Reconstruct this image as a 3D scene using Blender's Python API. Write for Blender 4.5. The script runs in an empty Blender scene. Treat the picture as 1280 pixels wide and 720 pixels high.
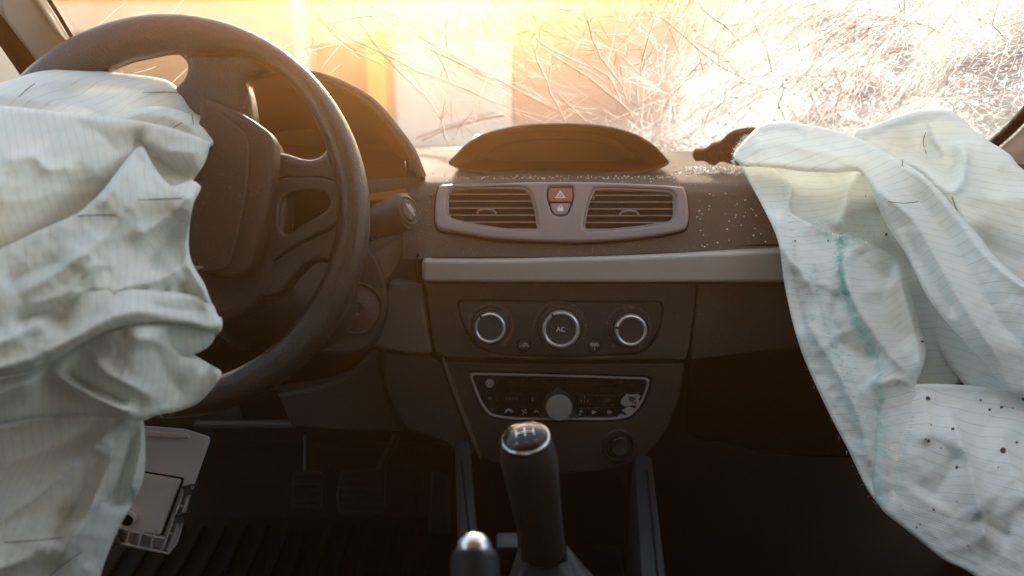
import bpy, bmesh, math, random
import numpy as np
from mathutils import Vector, Matrix, noise
R = math.radians
SC = bpy.context.scene
COL = SC.collection
random.seed(7); rng = np.random.default_rng(7)

# ------------------------------------------------------------------ camera
PITCH = R(20); F = 1065.0
CAM = Vector((0, 0, 1.15))
FW = Vector((0, math.cos(PITCH), -math.sin(PITCH))); UP = Vector((0, math.sin(PITCH), math.cos(PITCH))); RT = Vector((1, 0, 0))
cd = bpy.data.cameras.new('camera'); cam = bpy.data.objects.new('camera', cd); COL.objects.link(cam)
cam.location = CAM; cam.rotation_euler = (R(90) - PITCH, 0, 0)
cd.sensor_width = 36; cd.lens = 36 * F / 1280; cd.clip_start = .02; cd.clip_end = 500
cd.dof.use_dof = True; cd.dof.focus_distance = .88; cd.dof.aperture_fstop = cd.lens / 6.5
SC.camera = cam

# ------------------------------------------------------------------ world, sun, exposure
SUN_EL, SUN_AZ = R(6.5), R(-4)          # low sun straight ahead of the car
w = bpy.data.worlds.new('World'); SC.world = w; w.use_nodes = True
nt = w.node_tree; bg = nt.nodes['Background']
sky = nt.nodes.new('ShaderNodeTexSky'); sky.sky_type = 'NISHITA'; sky.sun_disc = False
sky.sun_elevation = SUN_EL; sky.sun_rotation = SUN_AZ
sky.air_density = 1.0; sky.dust_density = 1.3; sky.ozone_density = 1.3
nt.links.new(sky.outputs[0], bg.inputs[0]); bg.inputs[1].default_value = .15
sl = bpy.data.lights.new('sun', 'SUN'); sl.energy = 2.2; sl.angle = R(6); sl.color = (1, .90, .76)
so = bpy.data.objects.new('sun', sl); COL.objects.link(so)
sd = Vector((math.sin(SUN_AZ) * math.cos(SUN_EL), math.cos(SUN_AZ) * math.cos(SUN_EL), math.sin(SUN_EL)))
so.rotation_euler = sd.to_track_quat('Z', 'Y').to_euler(); so.location = sd * 30
vs = SC.view_settings; SC.display_settings.display_device = 'sRGB'
vs.view_transform = 'Standard'; vs.look = 'None'; vs.gamma = 1; vs.use_curve_mapping = False
vs.exposure = 2.93
SC.cycles.max_bounces = 10; SC.cycles.diffuse_bounces = 5; SC.cycles.glossy_bounces = 4
SC.cycles.transparent_max_bounces = 24; SC.cycles.volume_bounces = 1; SC.cycles.transmission_bounces = 8
SC.cycles.use_denoising = True; SC.cycles.sample_clamp_indirect = 6
SC.cycles.blur_glossy = .5

# ------------------------------------------------------------------ geometry helpers
def ray(px, py): return FW + RT * ((px - 640) / F) + UP * ((360 - py) / F)
def atd(px, py, d): return CAM + ray(px, py) * d
def aty(px, py, Y):
    r = ray(px, py); return CAM + r * (Y / r.y)
class Plane:
    def __init__(s, o, tilt, yaw=0):            # tilt: top leans away; yaw: turns about Z
        s.o = Vector(o)
        m = Matrix.Rotation(yaw, 3, 'Z')
        s.u = m @ Vector((1, 0, 0)); s.v = m @ Vector((0, math.sin(tilt), math.cos(tilt))); s.n = m @ Vector((0, -math.cos(tilt), math.sin(tilt)))
    def uv(s, px, py):
        r = ray(px, py); t = (s.o - CAM).dot(s.n) / r.dot(s.n); p = CAM + r * t - s.o
        return (p.dot(s.u), p.dot(s.v))
    def at(s, u, v, n=0): return s.o + s.u * u + s.v * v + s.n * n
    def px(s, px, py, n=0): return s.at(*s.uv(px, py), n)
    def mat(s, u=0, v=0, n=0):
        m = Matrix((s.u, s.v, s.n)).transposed().to_4x4(); m.translation = s.at(u, v, n); return m
PW = Plane(atd(210, 270, .78), R(22))           # steering wheel
PU = Plane(aty(700, 265, .95), R(30))           # upper dash face with the vents
PT = Plane(aty(700, 336, .925), R(4))           # trim strip
PC = Plane(aty(700, 352, .935), R(14))          # centre stack
PK = Plane(aty(450, 400, .97), R(12))           # left of the stack

def tag(o, label=None, cat=None, group=None, kind=None):
    if label: o['label'] = label
    if cat: o['category'] = cat
    if group: o['group'] = group
    if kind: o['kind'] = kind
    return o
def empty(name, loc, label, cat, group=None):
    o = bpy.data.objects.new(name, None); COL.objects.link(o); o.location = loc; o.empty_display_size = .05
    return tag(o, label, cat, group)
def link(name, me, mat, parent=None, smooth=None):
    o = bpy.data.objects.new(name, me); COL.objects.link(o)
    if mat is not None:
        me.materials.clear(); me.materials.append(mat)
    if parent is not None:
        o.parent = parent
        o.matrix_parent_inverse = Matrix.Translation(-parent.location)
    if smooth is not None: shade(me, smooth)
    return o
def shade(me, ang=40):
    me.polygons.foreach_set('use_smooth', [True] * len(me.polygons))
    me.set_sharp_from_angle(angle=R(ang))
def pydata(name, vs_, fs, mat, parent=None, smooth=40):
    me = bpy.data.meshes.new(name); me.from_pydata([tuple(v) for v in vs_], [], fs); me.validate(); me.update()
    return link(name, me, mat, parent, smooth)
def bm_obj(name, bm, mat, parent=None, smooth=40, recalc=True):
    if recalc: bmesh.ops.recalc_face_normals(bm, faces=bm.faces)
    me = bpy.data.meshes.new(name); bm.to_mesh(me); bm.free()
    return link(name, me, mat, parent, smooth)
def evalmesh(o):
    bpy.context.view_layer.update()
    dg = bpy.context.evaluated_depsgraph_get()
    me = bpy.data.meshes.new_from_object(o.evaluated_get(dg), depsgraph=dg)
    return me
def smoothloop(pts, n=6, closed=True):
    """Catmull-Rom through points; a point given twice in a row stays a corner."""
    P = [Vector(p) for p in pts]; out = []; N = len(P)
    for i in range(N if closed else N - 1):
        p0, p1, p2, p3 = (P[(i - 1) % N], P[i], P[(i + 1) % N], P[(i + 2) % N]) if closed else (P[max(i - 1, 0)], P[i], P[i + 1], P[min(i + 2, N - 1)])
        if (p1 - p2).length < 1e-9: continue
        for k in range(n):
            t = k / n
            out.append(.5 * ((2 * p1) + (p2 - p0) * t + (2 * p0 - 5 * p1 + 4 * p2 - p3) * t * t + (3 * p1 - p0 - 3 * p2 + p3) * t ** 3))
    if not closed: out.append(P[-1])
    return out
def rounded(pts, r, n=5):
    """polygon with its corners rounded by r (same unit as pts)"""
    P = [Vector(p) for p in pts]; out = []; N = len(P)
    for i in range(N):
        a, b, c = P[i - 1], P[i], P[(i + 1) % N]
        rr = r[i] if isinstance(r, (list, tuple)) else r
        d1 = (a - b); d2 = (c - b); k = min(rr, d1.length * .45, d2.length * .45)
        s, e = b + d1.normalized() * k, b + d2.normalized() * k
        for j in range(n + 1):
            t = j / n; out.append((1 - t) ** 2 * s + 2 * t * (1 - t) * b + t * t * e)
    return out
def circ(cx, cy, rx, ry=None, n=40, ph=0):
    ry = ry or rx
    return [Vector((cx + rx * math.cos(ph + 2 * math.pi * k / n), cy + ry * math.sin(ph + 2 * math.pi * k / n))) for k in range(n)]
def plate_mesh(loops, thick, bevel=.0015, res=2):
    """flat plate from loops (u,v metres; inner loops are holes), z 0..thick, rounded rims. returns mesh in (u,v,n)"""
    cu = bpy.data.curves.new('t', 'CURVE'); cu.dimensions = '2D'; cu.fill_mode = 'BOTH'
    for L in loops:
        s = cu.splines.new('POLY'); s.points.add(len(L) - 1)
        for p, q in zip(s.points, L): p.co = (q[0], q[1], 0, 1)
        s.use_cyclic_u = True
    b = min(bevel, thick * .45)
    cu.extrude = max(thick / 2 - b, 1e-5); cu.bevel_depth = b; cu.bevel_resolution = res; cu.offset = -b
    o = bpy.data.objects.new('t', cu); COL.objects.link(o)
    me = evalmesh(o); bpy.data.objects.remove(o); bpy.data.curves.remove(cu)
    me.transform(Matrix.Translation((0, 0, thick / 2)))
    return me
def plate(name, pl, loops, n0, n1, mat, parent=None, bevel=.0015, px=True, smooth=35, res=2):
    """plate standing on plane pl from offset n0 to n1; loops in photo pixels cast on that plane"""
    L = [[pl.uv(*p) for p in lp] for lp in loops] if px else loops
    me = plate_mesh(L, n1 - n0, bevel, res)
    me.transform(pl.mat(0, 0, n0))
    me.name = name
    return link(name, me, mat, parent, smooth)
def tube(name, pts, rad, mat, parent=None, seg=10, cap=True, flat=1.0, upv=None, smooth=60):
    bm = bmesh.new(); tube_bm(bm, pts, rad, seg, cap, flat, upv)
    return bm_obj(name, bm, mat, parent, smooth)
def tube_bm(bm, pts, rad, seg=8, cap=True, flat=1.0, upv=None):
    P = [Vector(p) for p in pts]; rings = []
    for i, p in enumerate(P):
        t = (P[min(i + 1, len(P) - 1)] - P[max(i - 1, 0)]).normalized()
        a = Vector(upv) if upv else (Vector((0, 0, 1)) if abs(t.z) < .9 else Vector((1, 0, 0)))
        s = t.cross(a).normalized(); b = s.cross(t).normalized()
        r = rad[i] if hasattr(rad, '__len__') else rad
        rings.append([bm.verts.new(p + s * math.cos(2 * math.pi * k / seg) * r + b * math.sin(2 * math.pi * k / seg) * r * flat) for k in range(seg)])
    for a, b in zip(rings, rings[1:]):
        for k in range(seg): bm.faces.new((a[k], a[(k + 1) % seg], b[(k + 1) % seg], b[k]))
    if cap: bm.faces.new(rings[0][::-1]); bm.faces.new(rings[-1])
def lathe(name, pl, u, v, prof, mat, parent=None, seg=48, n=0, smooth=35):
    """prof: (radius, height along the plane normal) list"""
    M = pl.mat(u, v, n); bm = bmesh.new(); rings = []
    for r, h in prof:
        if r < 1e-6: rings.append([bm.verts.new(M @ Vector((0, 0, h)))])
        else: rings.append([bm.verts.new(M @ Vector((r * math.cos(2 * math.pi * k / seg), r * math.sin(2 * math.pi * k / seg), h))) for k in range(seg)])
    for a, b in zip(rings, rings[1:]):
        for k in range(seg):
            k2 = (k + 1) % seg
            if len(a) == 1 and len(b) == 1: continue
            if len(a) == 1: bm.faces.new((a[0], b[k], b[k2]))
            elif len(b) == 1: bm.faces.new((a[k], a[k2], b[0]))
            else: bm.faces.new((a[k], a[k2], b[k2], b[k]))
    return bm_obj(name, bm, mat, parent, smooth)
def box_bm(bm, c, size, M=None, bev=0):
    r = bmesh.ops.create_cube(bm, size=1)
    m = Matrix.Translation(c) @ Matrix.Diagonal((*size, 1))
    if M is not None: m = M @ m
    bmesh.ops.transform(bm, matrix=m, verts=r['verts'])
    if bev:
        ed = list({e for v in r['verts'] for e in v.link_edges})
        bmesh.ops.bevel(bm, geom=ed, offset=bev, segments=2, affect='EDGES', profile=.5)
def box(name, c, size, mat, parent=None, M=None, bev=.002):
    bm = bmesh.new(); box_bm(bm, c, size, M, bev); return bm_obj(name, bm, mat, parent)
def loft(name, rows, mat, parent=None, smooth=50, closed=False, back=None):
    """rows of equal-length point lists; back: vector, gives the sheet thickness"""
    nr, ncc = len(rows), len(rows[0]); V = [Vector(p) for r in rows for p in r]; Fs = []
    for i in range(nr - 1):
        for j in range(ncc - 1 + (1 if closed else 0)):
            j2 = (j + 1) % ncc
            Fs.append((i * ncc + j, i * ncc + j2, (i + 1) * ncc + j2, (i + 1) * ncc + j))
    me = bpy.data.meshes.new(name); me.from_pydata(V, [], Fs); me.update()
    o = link(name, me, mat, parent, smooth)
    if back:
        md = o.modifiers.new('s', 'SOLIDIFY'); md.thickness = back; md.offset = -1
    return o
def text_mesh(s, size, depth=.0002):
    cu = bpy.data.curves.new('t', 'FONT'); cu.body = s; cu.size = size; cu.extrude = depth; cu.align_x = 'CENTER'; cu.align_y = 'CENTER'
    o = bpy.data.objects.new('t', cu); COL.objects.link(o); me = evalmesh(o)
    bpy.data.objects.remove(o); bpy.data.curves.remove(cu); return me
def text(name, s, size, M, mat, parent=None):
    me = text_mesh(s, size); me.transform(M); me.name = name
    return link(name, me, mat, parent)

# ------------------------------------------------------------------ materials
def new(name):
    m = bpy.data.materials.new(name); m.use_nodes = True
    t = m.node_tree; b = t.nodes['Principled BSDF']; return m, t, b
def N(t, typ, **kw):
    n = t.nodes.new(typ)
    for k, v in kw.items():
        if k.startswith('i_'): n.inputs[k[2:].replace('_', ' ')].default_value = v
        else: setattr(n, k, v)
    return n
def plastic(name, col, rough=.5, grain=900, bump=.25, spec=.5, dust=0.0, coat=0, dist=.0004):
    m, t, b = new(name); L = t.links
    b.inputs['Base Color'].default_value = (*col, 1); b.inputs['Roughness'].default_value = rough
    b.inputs['Specular IOR Level'].default_value = spec; b.inputs['Coat Weight'].default_value = coat
    tc = N(t, 'ShaderNodeTexCoord')
    n1 = N(t, 'ShaderNodeTexNoise', i_Scale=14.0, i_Detail=5.0); L.new(tc.outputs['Object'], n1.inputs['Vector'])
    mr = N(t, 'ShaderNodeMapRange'); mr.inputs[3].default_value = rough - .07; mr.inputs[4].default_value = rough + .10
    L.new(n1.outputs[0], mr.inputs[0]); L.new(mr.outputs[0], b.inputs['Roughness'])
    if grain:
        v = N(t, 'ShaderNodeTexVoronoi', i_Scale=float(grain)); v.feature = 'SMOOTH_F1'; L.new(tc.outputs['Object'], v.inputs['Vector'])
        bp = N(t, 'ShaderNodeBump', i_Strength=bump, i_Distance=dist); L.new(v.outputs['Distance'], bp.inputs['Height'])
        L.new(bp.outputs[0], b.inputs['Normal'])
    if dust:
        n2 = N(t, 'ShaderNodeTexNoise', i_Scale=420.0, i_Detail=2.0); L.new(tc.outputs['Object'], n2.inputs['Vector'])
        n3 = N(t, 'ShaderNodeTexNoise', i_Scale=9.0, i_Detail=4.0); L.new(tc.outputs['Object'], n3.inputs['Vector'])
        r = N(t, 'ShaderNodeMapRange'); r.inputs[1].default_value = .60; r.inputs[2].default_value = .74; L.new(n2.outputs[0], r.inputs[0])
        r3 = N(t, 'ShaderNodeMapRange'); r3.inputs[1].default_value = .35; r3.inputs[2].default_value = .7; L.new(n3.outputs[0], r3.inputs[0])
        mu = N(t, 'ShaderNodeMath', operation='MULTIPLY'); L.new(r.outputs[0], mu.inputs[0]); L.new(r3.outputs[0], mu.inputs[1])
        mu2 = N(t, 'ShaderNodeMath', operation='MULTIPLY'); L.new(mu.outputs[0], mu2.inputs[0]); mu2.inputs[1].default_value = dust
        mx = N(t, 'ShaderNodeMixRGB'); mx.inputs[1].default_value = (*col, 1); mx.inputs[2].default_value = (.55, .5, .45, 1)
        L.new(mu2.outputs[0], mx.inputs[0]); L.new(mx.outputs[0], b.inputs['Base Color'])
    return m
def simple(name, col, rough=.5, metal=0, spec=.5, coat=0):
    m, t, b = new(name); b.inputs['Base Color'].default_value = (*col, 1); b.inputs['Roughness'].default_value = rough
    b.inputs['Metallic'].default_value = metal; b.inputs['Specular IOR Level'].default_value = spec; b.inputs['Coat Weight'].default_value = coat
    tc = N(t, 'ShaderNodeTexCoord'); n1 = N(t, 'ShaderNodeTexNoise', i_Scale=60.0, i_Detail=4.0); t.links.new(tc.outputs['Object'], n1.inputs['Vector'])
    mx = N(t, 'ShaderNodeMixRGB', blend_type='MULTIPLY'); mx.inputs[1].default_value = (*col, 1)
    cr = N(t, 'ShaderNodeValToRGB'); cr.color_ramp.elements[0].color = (.72, .70, .68, 1); cr.color_ramp.elements[0].position = .3; cr.color_ramp.elements[1].position = .6
    t.links.new(n1.outputs[0], cr.inputs[0]); t.links.new(cr.outputs[0], mx.inputs[2]); mx.inputs[0].default_value = .7
    t.links.new(mx.outputs[0], b.inputs['Base Color'])
    return m
M = {}
M['wheel'] = plastic('wheel_leather', (.032, .024, .020), .36, 640, .65, .6, .08, dist=.0007)
M['hub'] = plastic('hub_plastic', (.045, .027, .019), .55, 1100, .25, .4, .2)
M['pad'] = plastic('dash_pad_plastic', (.112, .088, .074), .88, 650, .5, .06, .35)
M['hood'] = plastic('flare_tinted_hood_plastic', (.24, .080, .014), .65, 1000, .15, .3, 0)  # black plastic tinted orange; the flare glow is put into its base colour
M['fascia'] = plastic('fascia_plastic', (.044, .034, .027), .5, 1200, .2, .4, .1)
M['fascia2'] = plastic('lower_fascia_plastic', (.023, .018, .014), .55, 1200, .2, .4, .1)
M['flank'] = plastic('grey_brown_plastic', (.085, .067, .052), .5, 1100, .2, .4, .15)
M['silver'] = plastic('satin_silver_paint', (.44, .39, .35), .36, 0, 0, .6, .25)
M['bezel'] = plastic('mauve_grey_satin_paint', (.25, .21, .21), .34, 0, 0, .6, .25)
M['black'] = plastic('black_plastic', (.016, .013, .012), .38, 1100, .15, .5, .1)
M['gloss'] = plastic('gloss_black_plastic', (.008, .007, .007), .16, 0, 0, .35, .05, 0)
M['matt'] = simple('matt_black', (.005, .004, .004), .85, 0, .1)
M['chrome'] = simple('brushed_metal', (.75, .74, .76), .22, 1)
M['ring'] = simple('silver_ring_paint', (.62, .60, .60), .28, .6)
M['red'] = plastic('pink_red_button', (.36, .11, .10), .4, 0, 0, .5, .2)
M['print'] = simple('pale_print', (.34, .31, .29), .6)
M['printdim'] = simple('dim_print', (.12, .10, .085), .6)
M['printw'] = simple('white_print', (.75, .75, .75), .5)
M['worn'] = simple('worn_pale_plastic', (.26, .24, .22), .55)
M['pillar'] = plastic('beige_pillar_trim', (.50, .46, .43), .6, 900, .12, .3, .05)
M['greyplastic'] = plastic('grey_panel_plastic', (.42, .37, .37), .5, 800, .15, .4, .15)
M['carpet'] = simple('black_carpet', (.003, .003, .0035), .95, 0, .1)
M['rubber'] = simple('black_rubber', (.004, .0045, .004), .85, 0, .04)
M['pedal'] = simple('pedal_rubber', (.018, .018, .016), .7, 0, .2)
M['rail'] = plastic('slate_plastic', (.011, .014, .018), .5, 900, .15, .3, .05)
M['leather'] = plastic('gear_leather', (.022, .020, .020), .40, 420, .5, .5, .05, dist=.0005)
M['torn'] = plastic('torn_dark_foam', (.10, .038, .018), .9, 300, .8, .2, .2, dist=.001)
M['headliner'] = simple('pale_headliner', (.55, .53, .5), .9, 0, .1)
HAZE, HAZE_G, HAZE_COL = .022, .915, (1, .52, .20, 1)  # added volume that turns the low sun into an orange flare glow
# ================================================================== OUTSIDE
def flat(name, pts, mat, kind='structure'):
    me = bpy.data.meshes.new(name); me.from_pydata(pts, [], [tuple(range(len(pts)))]); o = link(name, me, mat)
    return tag(o, kind=kind)
m, t, b = new('pale_paving')
tc = N(t, 'ShaderNodeTexCoord'); n1 = N(t, 'ShaderNodeTexNoise', i_Scale=1.5, i_Detail=8.0); cr = N(t, 'ShaderNodeValToRGB')
cr.color_ramp.elements[0].color = (.17, .155, .14, 1); cr.color_ramp.elements[1].color = (.34, .32, .29, 1)
t.links.new(tc.outputs['Object'], n1.inputs[0]); t.links.new(n1.outputs[0], cr.inputs[0]); t.links.new(cr.outputs[0], b.inputs[0]); b.inputs['Roughness'].default_value = .9
M['paving'] = m
flat('ground', [(-150, -60, 0), (150, -60, 0), (150, 250, 0), (-150, 250, 0)], M['paving'])
def wallmat(name, c1, c2, rough=.8, sc=3):
    m, t, b = new(name); tc = N(t, 'ShaderNodeTexCoord'); n1 = N(t, 'ShaderNodeTexNoise', i_Scale=float(sc), i_Detail=7.0); cr = N(t, 'ShaderNodeValToRGB')
    cr.color_ramp.elements[0].position = .35; cr.color_ramp.elements[1].position = .68
    cr.color_ramp.elements[0].color = (*c1, 1); cr.color_ramp.elements[1].color = (*c2, 1)
    t.links.new(tc.outputs['Object'], n1.inputs[0]); t.links.new(n1.outputs[0], cr.inputs[0]); t.links.new(cr.outputs[0], b.inputs[0]); b.inputs['Roughness'].default_value = rough
    return m
M['cream'] = wallmat('cream_wall', (.46, .43, .36), (.58, .54, .46))
M['yellow'] = wallmat('yellow_paint', (.50, .36, .09), (.60, .45, .14))
M['white'] = wallmat('white_paint', (.60, .60, .59), (.72, .72, .71))
M['pink'] = wallmat('pinkish_wall', (.36, .26, .235), (.44, .33, .30))
M['brown'] = wallmat('brown_wall', (.20, .125, .075), (.28, .18, .11))
M['bluegrey'] = wallmat('blue_grey_metal', (.11, .125, .16), (.20, .225, .28), .5)
M['dull'] = wallmat('dusty_grey_bonnet', (.10, .095, .09), (.17, .16, .15), 1.0); M['dull'].node_tree.nodes['Principled BSDF'].inputs['Specular IOR Level'].default_value = 0
YB = 6.2
def X(px): return ((px - 640) / F) * (YB / ray(px, 100).y)
hut = empty('building', (0, YB, 0), 'low pale yard building with yellow band, out of focus beyond the windscreen', 'building')
def wbox(name, x0, x1, z0, z1, mat, proud=0, th=.1):
    return box(name, ((x0 + x1) / 2, YB - proud + th / 2, (z0 + z1) / 2), (x1 - x0, th, z1 - z0), mat, hut, bev=.01)
wbox('wall', -9, 12, 0, 1.22, M['cream'], 0, .2)
wbox('yellow_band', -9, X(860), 1.0, 1.2, M['yellow'], .03)
wbox('brown_panel', X(398), X(462), .3, .72, M['brown'], .04)
wbox('brown_panel', X(80), X(255), .35, .8, M['brown'], .04)
wbox('pillar', X(375), X(392), 0, 1.25, M['white'], .10, .14)
wbox('pillar', X(462), X(486), 0, .80, M['yellow'], .12, .14)
wbox('white_door', X(495), X(640), 0, .74, M['white'], .06)
wbox('pink_panel', X(643), X(835), 0, .94, M['pink'], .05)
wbox('white_door', X(850), X(985), 0, .52, M['white'], .06)
wbox('shutter', X(1015), X(1130), 0.1, 1.17, M['bluegrey'], .05)
wbox('shutter', X(1180), X(1420), 0.25, 1.18, M['bluegrey'], .05)

# a white car stands to the right outside, only its blurred side shows

# ================================================================== CAR SHELL
shell = empty('car_body', (0, 0, 0), 'open grey car body shell around the wrecked cabin', 'car body')
def WSY(x, s=0): return 1.40 - .30 * x * x - s          # windscreen foot (y at x), s = metres towards the cabin
WSS = math.tan(R(32))
def ws_pt(px, py, off=0):
    r = ray(px, py); t = 1.2
    for _ in range(30):
        x = r.x * t; Y0 = 1.40 - .30 * x * x
        # z = .885 + (Y0 - y) * WSS ;  1.15 + r.z t = .885 + (Y0 - r.y t) * WSS
        t = (.885 + Y0 * WSS - 1.15) / (r.z + r.y * WSS)
    return CAM + r * t + Vector((0, -math.sin(R(32)), -math.cos(R(32)))) * off
def ws_xyz(x, s, off=0):
    Y0 = 1.40 - .30 * x * x
    return Vector((x, Y0 - s * math.cos(R(32)) - off * math.sin(R(32)), .885 + s * math.sin(R(32)) - off * math.cos(R(32))))
# windscreen pane
m, t, b = new('windscreen_glass'); t.nodes.remove(b)
out = t.nodes['Material Output']; tr = N(t, 'ShaderNodeBsdfTransparent'); gl = N(t, 'ShaderNodeBsdfGlossy', i_Roughness=.03); tl = N(t, 'ShaderNodeBsdfTranslucent'); df = N(t, 'ShaderNodeBsdfDiffuse')
tl.inputs[0].default_value = (.9, .9, .9, 1); df.inputs[0].default_value = (.8, .8, .8, 1); tr.inputs[0].default_value = (.90, .92, .92, 1)
fr = N(t, 'ShaderNodeFresnel', i_IOR=1.35); m1 = N(t, 'ShaderNodeMixShader'); t.links.new(fr.outputs[0], m1.inputs[0]); t.links.new(tr.outputs[0], m1.inputs[1]); t.links.new(gl.outputs[0], m1.inputs[2])
m0 = N(t, 'ShaderNodeMixShader', i_Fac=.2); t.links.new(tl.outputs[0], m0.inputs[1]); t.links.new(df.outputs[0], m0.inputs[2])
tc = N(t, 'ShaderNodeTexCoord'); sx = N(t, 'ShaderNodeSeparateXYZ'); t.links.new(tc.outputs['Object'], sx.inputs[0])
mr = N(t, 'ShaderNodeMapRange'); mr.inputs[1].default_value = .10; mr.inputs[2].default_value = .34; t.links.new(sx.outputs[0], mr.inputs[0])   # crazed half
wn = N(t, 'ShaderNodeTexNoise', i_Scale=9.0, i_Detail=6.0); t.links.new(tc.outputs['Object'], wn.inputs[0])
mapn = N(t, 'ShaderNodeMapping'); mapn.inputs['Scale'].default_value = (1, 1, 2.2); mapn.inputs['Rotation'].default_value = (0, R(35), 0); t.links.new(tc.outputs['Object'], mapn.inputs[0])
vo = N(t, 'ShaderNodeTexVoronoi', i_Scale=70.0); vo.feature = 'DISTANCE_TO_EDGE'; 
dv = N(t, 'ShaderNodeMixRGB', blend_type='ADD'); dv.inputs[0].default_value = .25; t.links.new(mapn.outputs[0], dv.inputs[1]); t.links.new(wn.outputs[1], dv.inputs[2]); t.links.new(dv.outputs[0], vo.inputs['Vector'])
e1 = N(t, 'ShaderNodeMapRange'); e1.inputs[1].default_value = .03; e1.inputs[2].default_value = .0; e1.inputs[3].default_value = 0; e1.inputs[4].default_value = .8; t.links.new(vo.outputs[0], e1.inputs[0])
wr = N(t, 'ShaderNodeMapRange'); wr.inputs[1].default_value = .38; wr.inputs[2].default_value = .66; wr.inputs[3].default_value = .0; wr.inputs[4].default_value = .22; t.links.new(wn.outputs[0], wr.inputs[0])
ad = N(t, 'ShaderNodeMath', operation='ADD'); t.links.new(e1.outputs[0], ad.inputs[0]); t.links.new(wr.outputs[0], ad.inputs[1])
mm = N(t, 'ShaderNodeMath', operation='MULTIPLY'); t.links.new(ad.outputs[0], mm.inputs[0]); t.links.new(mr.outputs[0], mm.inputs[1])
a2 = N(t, 'ShaderNodeMath', operation='ADD'); a2.use_clamp = True; a2.inputs[1].default_value = .02; t.links.new(mm.outputs[0], a2.inputs[0])
m2 = N(t, 'ShaderNodeMixShader'); t.links.new(a2.outputs[0], m2.inputs[0]); t.links.new(m1.outputs[0], m2.inputs[1]); t.links.new(m0.outputs[0], m2.inputs[2]); t.links.new(m2.outputs[0], out.inputs[0])
M['glass'] = m
def fracture(name, col, ft, fr_=.3):
    m, t, b = new(name); b.inputs['Base Color'].default_value = (*col, 1); b.inputs['Roughness'].default_value = .25
    out = t.nodes['Material Output']; tl = N(t, 'ShaderNodeBsdfTranslucent'); tl.inputs[0].default_value = (*col, 1); tr = N(t, 'ShaderNodeBsdfTransparent')
    x1 = N(t, 'ShaderNodeMixShader', i_Fac=.55); x2 = N(t, 'ShaderNodeMixShader', i_Fac=ft); t.links.new(b.outputs[0], x1.inputs[1]); t.links.new(tl.outputs[0], x1.inputs[2])
    t.links.new(x1.outputs[0], x2.inputs[1]); t.links.new(tr.outputs[0], x2.inputs[2]); t.links.new(x2.outputs[0], out.inputs[0]); return m
M['crackw'] = fracture('white_glass_fracture', (.97, .97, .97), .1); M['crumb'] = simple('white_glass_crumb', (.85, .85, .85), .25, 0, .8)
M['crackd'] = fracture('brown_glass_fracture', (.26, .15, .07), .15)  # brown tone, darker than the white fracture
M['crackg'] = fracture('grey_glass_fracture', (.34, .32, .29), .2)
ws = empty('windscreen', (0, 1.4, .885), 'shattered windscreen with white cracks radiating across its right half', 'windscreen')
rows = []
for s_ in np.linspace(-.03, .98, 14): rows.append([ws_xyz(x, s_) for x in np.linspace(-.74, .74, 40)])
g = loft('glass_pane', rows, M['glass'], ws, 80)
# black frit band / seal at both sides and foot
def ribbon(name, P, wdt, mat, parent, th=.004):
    bm = bmesh.new(); tube_bm(bm, P, wdt, 8, True, .5); return bm_obj(name, bm, mat, parent)
tube('rubber_seal', [ws_pt(px, py, .012) for px, py in [(1190, 215), (1238, 172), (1262, 150), (1282, 128), (1330, 60), (1400, -40)]], .0075, M['rubber'], ws)
tube('rubber_seal', [ws_pt(px, py, .01) for px, py in [(150, 130), (98, 48), (72, 4), (20, -80)]], .0022, M['rubber'], ws)
# cracks
def jag(p, q, n, amp, r=rng):
    P = []; p = np.array(p, float); q = np.array(q, float); d = q - p; nn = np.array([-d[1], d[0]])
    nn /= max(np.linalg.norm(nn), 1e-6)
    off = 0
    for k in range(n + 1):
        tt = k / n; off = off * .6 + r.normal() * amp; P.append(p + d * tt + nn * off * min(1, 4 * tt * (1 - tt) + .1))
    return P
def crack_bm(bm, P, wd):
    """three-sided sliver following the pane"""
    Q = [ws_pt(x, y, .0015) for x, y in P]; n = len(Q); prev = None
    for i, p in enumerate(Q):
        d = (Q[min(i + 1, n - 1)] - Q[max(i - 1, 0)]).normalized(); s = d.cross(Vector((0, math.sin(R(32)), math.cos(R(32))))).normalized()
        ww = wd * (0.25 + .75 * math.sin(math.pi * (i + .4) / (n + .2))) * (.7 + .6 * random.random())
        a = bm.verts.new(p + s * ww); b_ = bm.verts.new(p - s * ww); c = bm.verts.new(p + Vector((0, -math.sin(R(32)), -math.cos(R(32)))) * ww * 1.2)
        if prev:
            for k in range(3): bm.faces.new((prev[k], prev[(k + 1) % 3], (a, b_, c)[(k + 1) % 3], (a, b_, c)[k]))
        prev = (a, b_, c)
W = bmesh.new(); D = bmesh.new(); G = bmesh.new()
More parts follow.
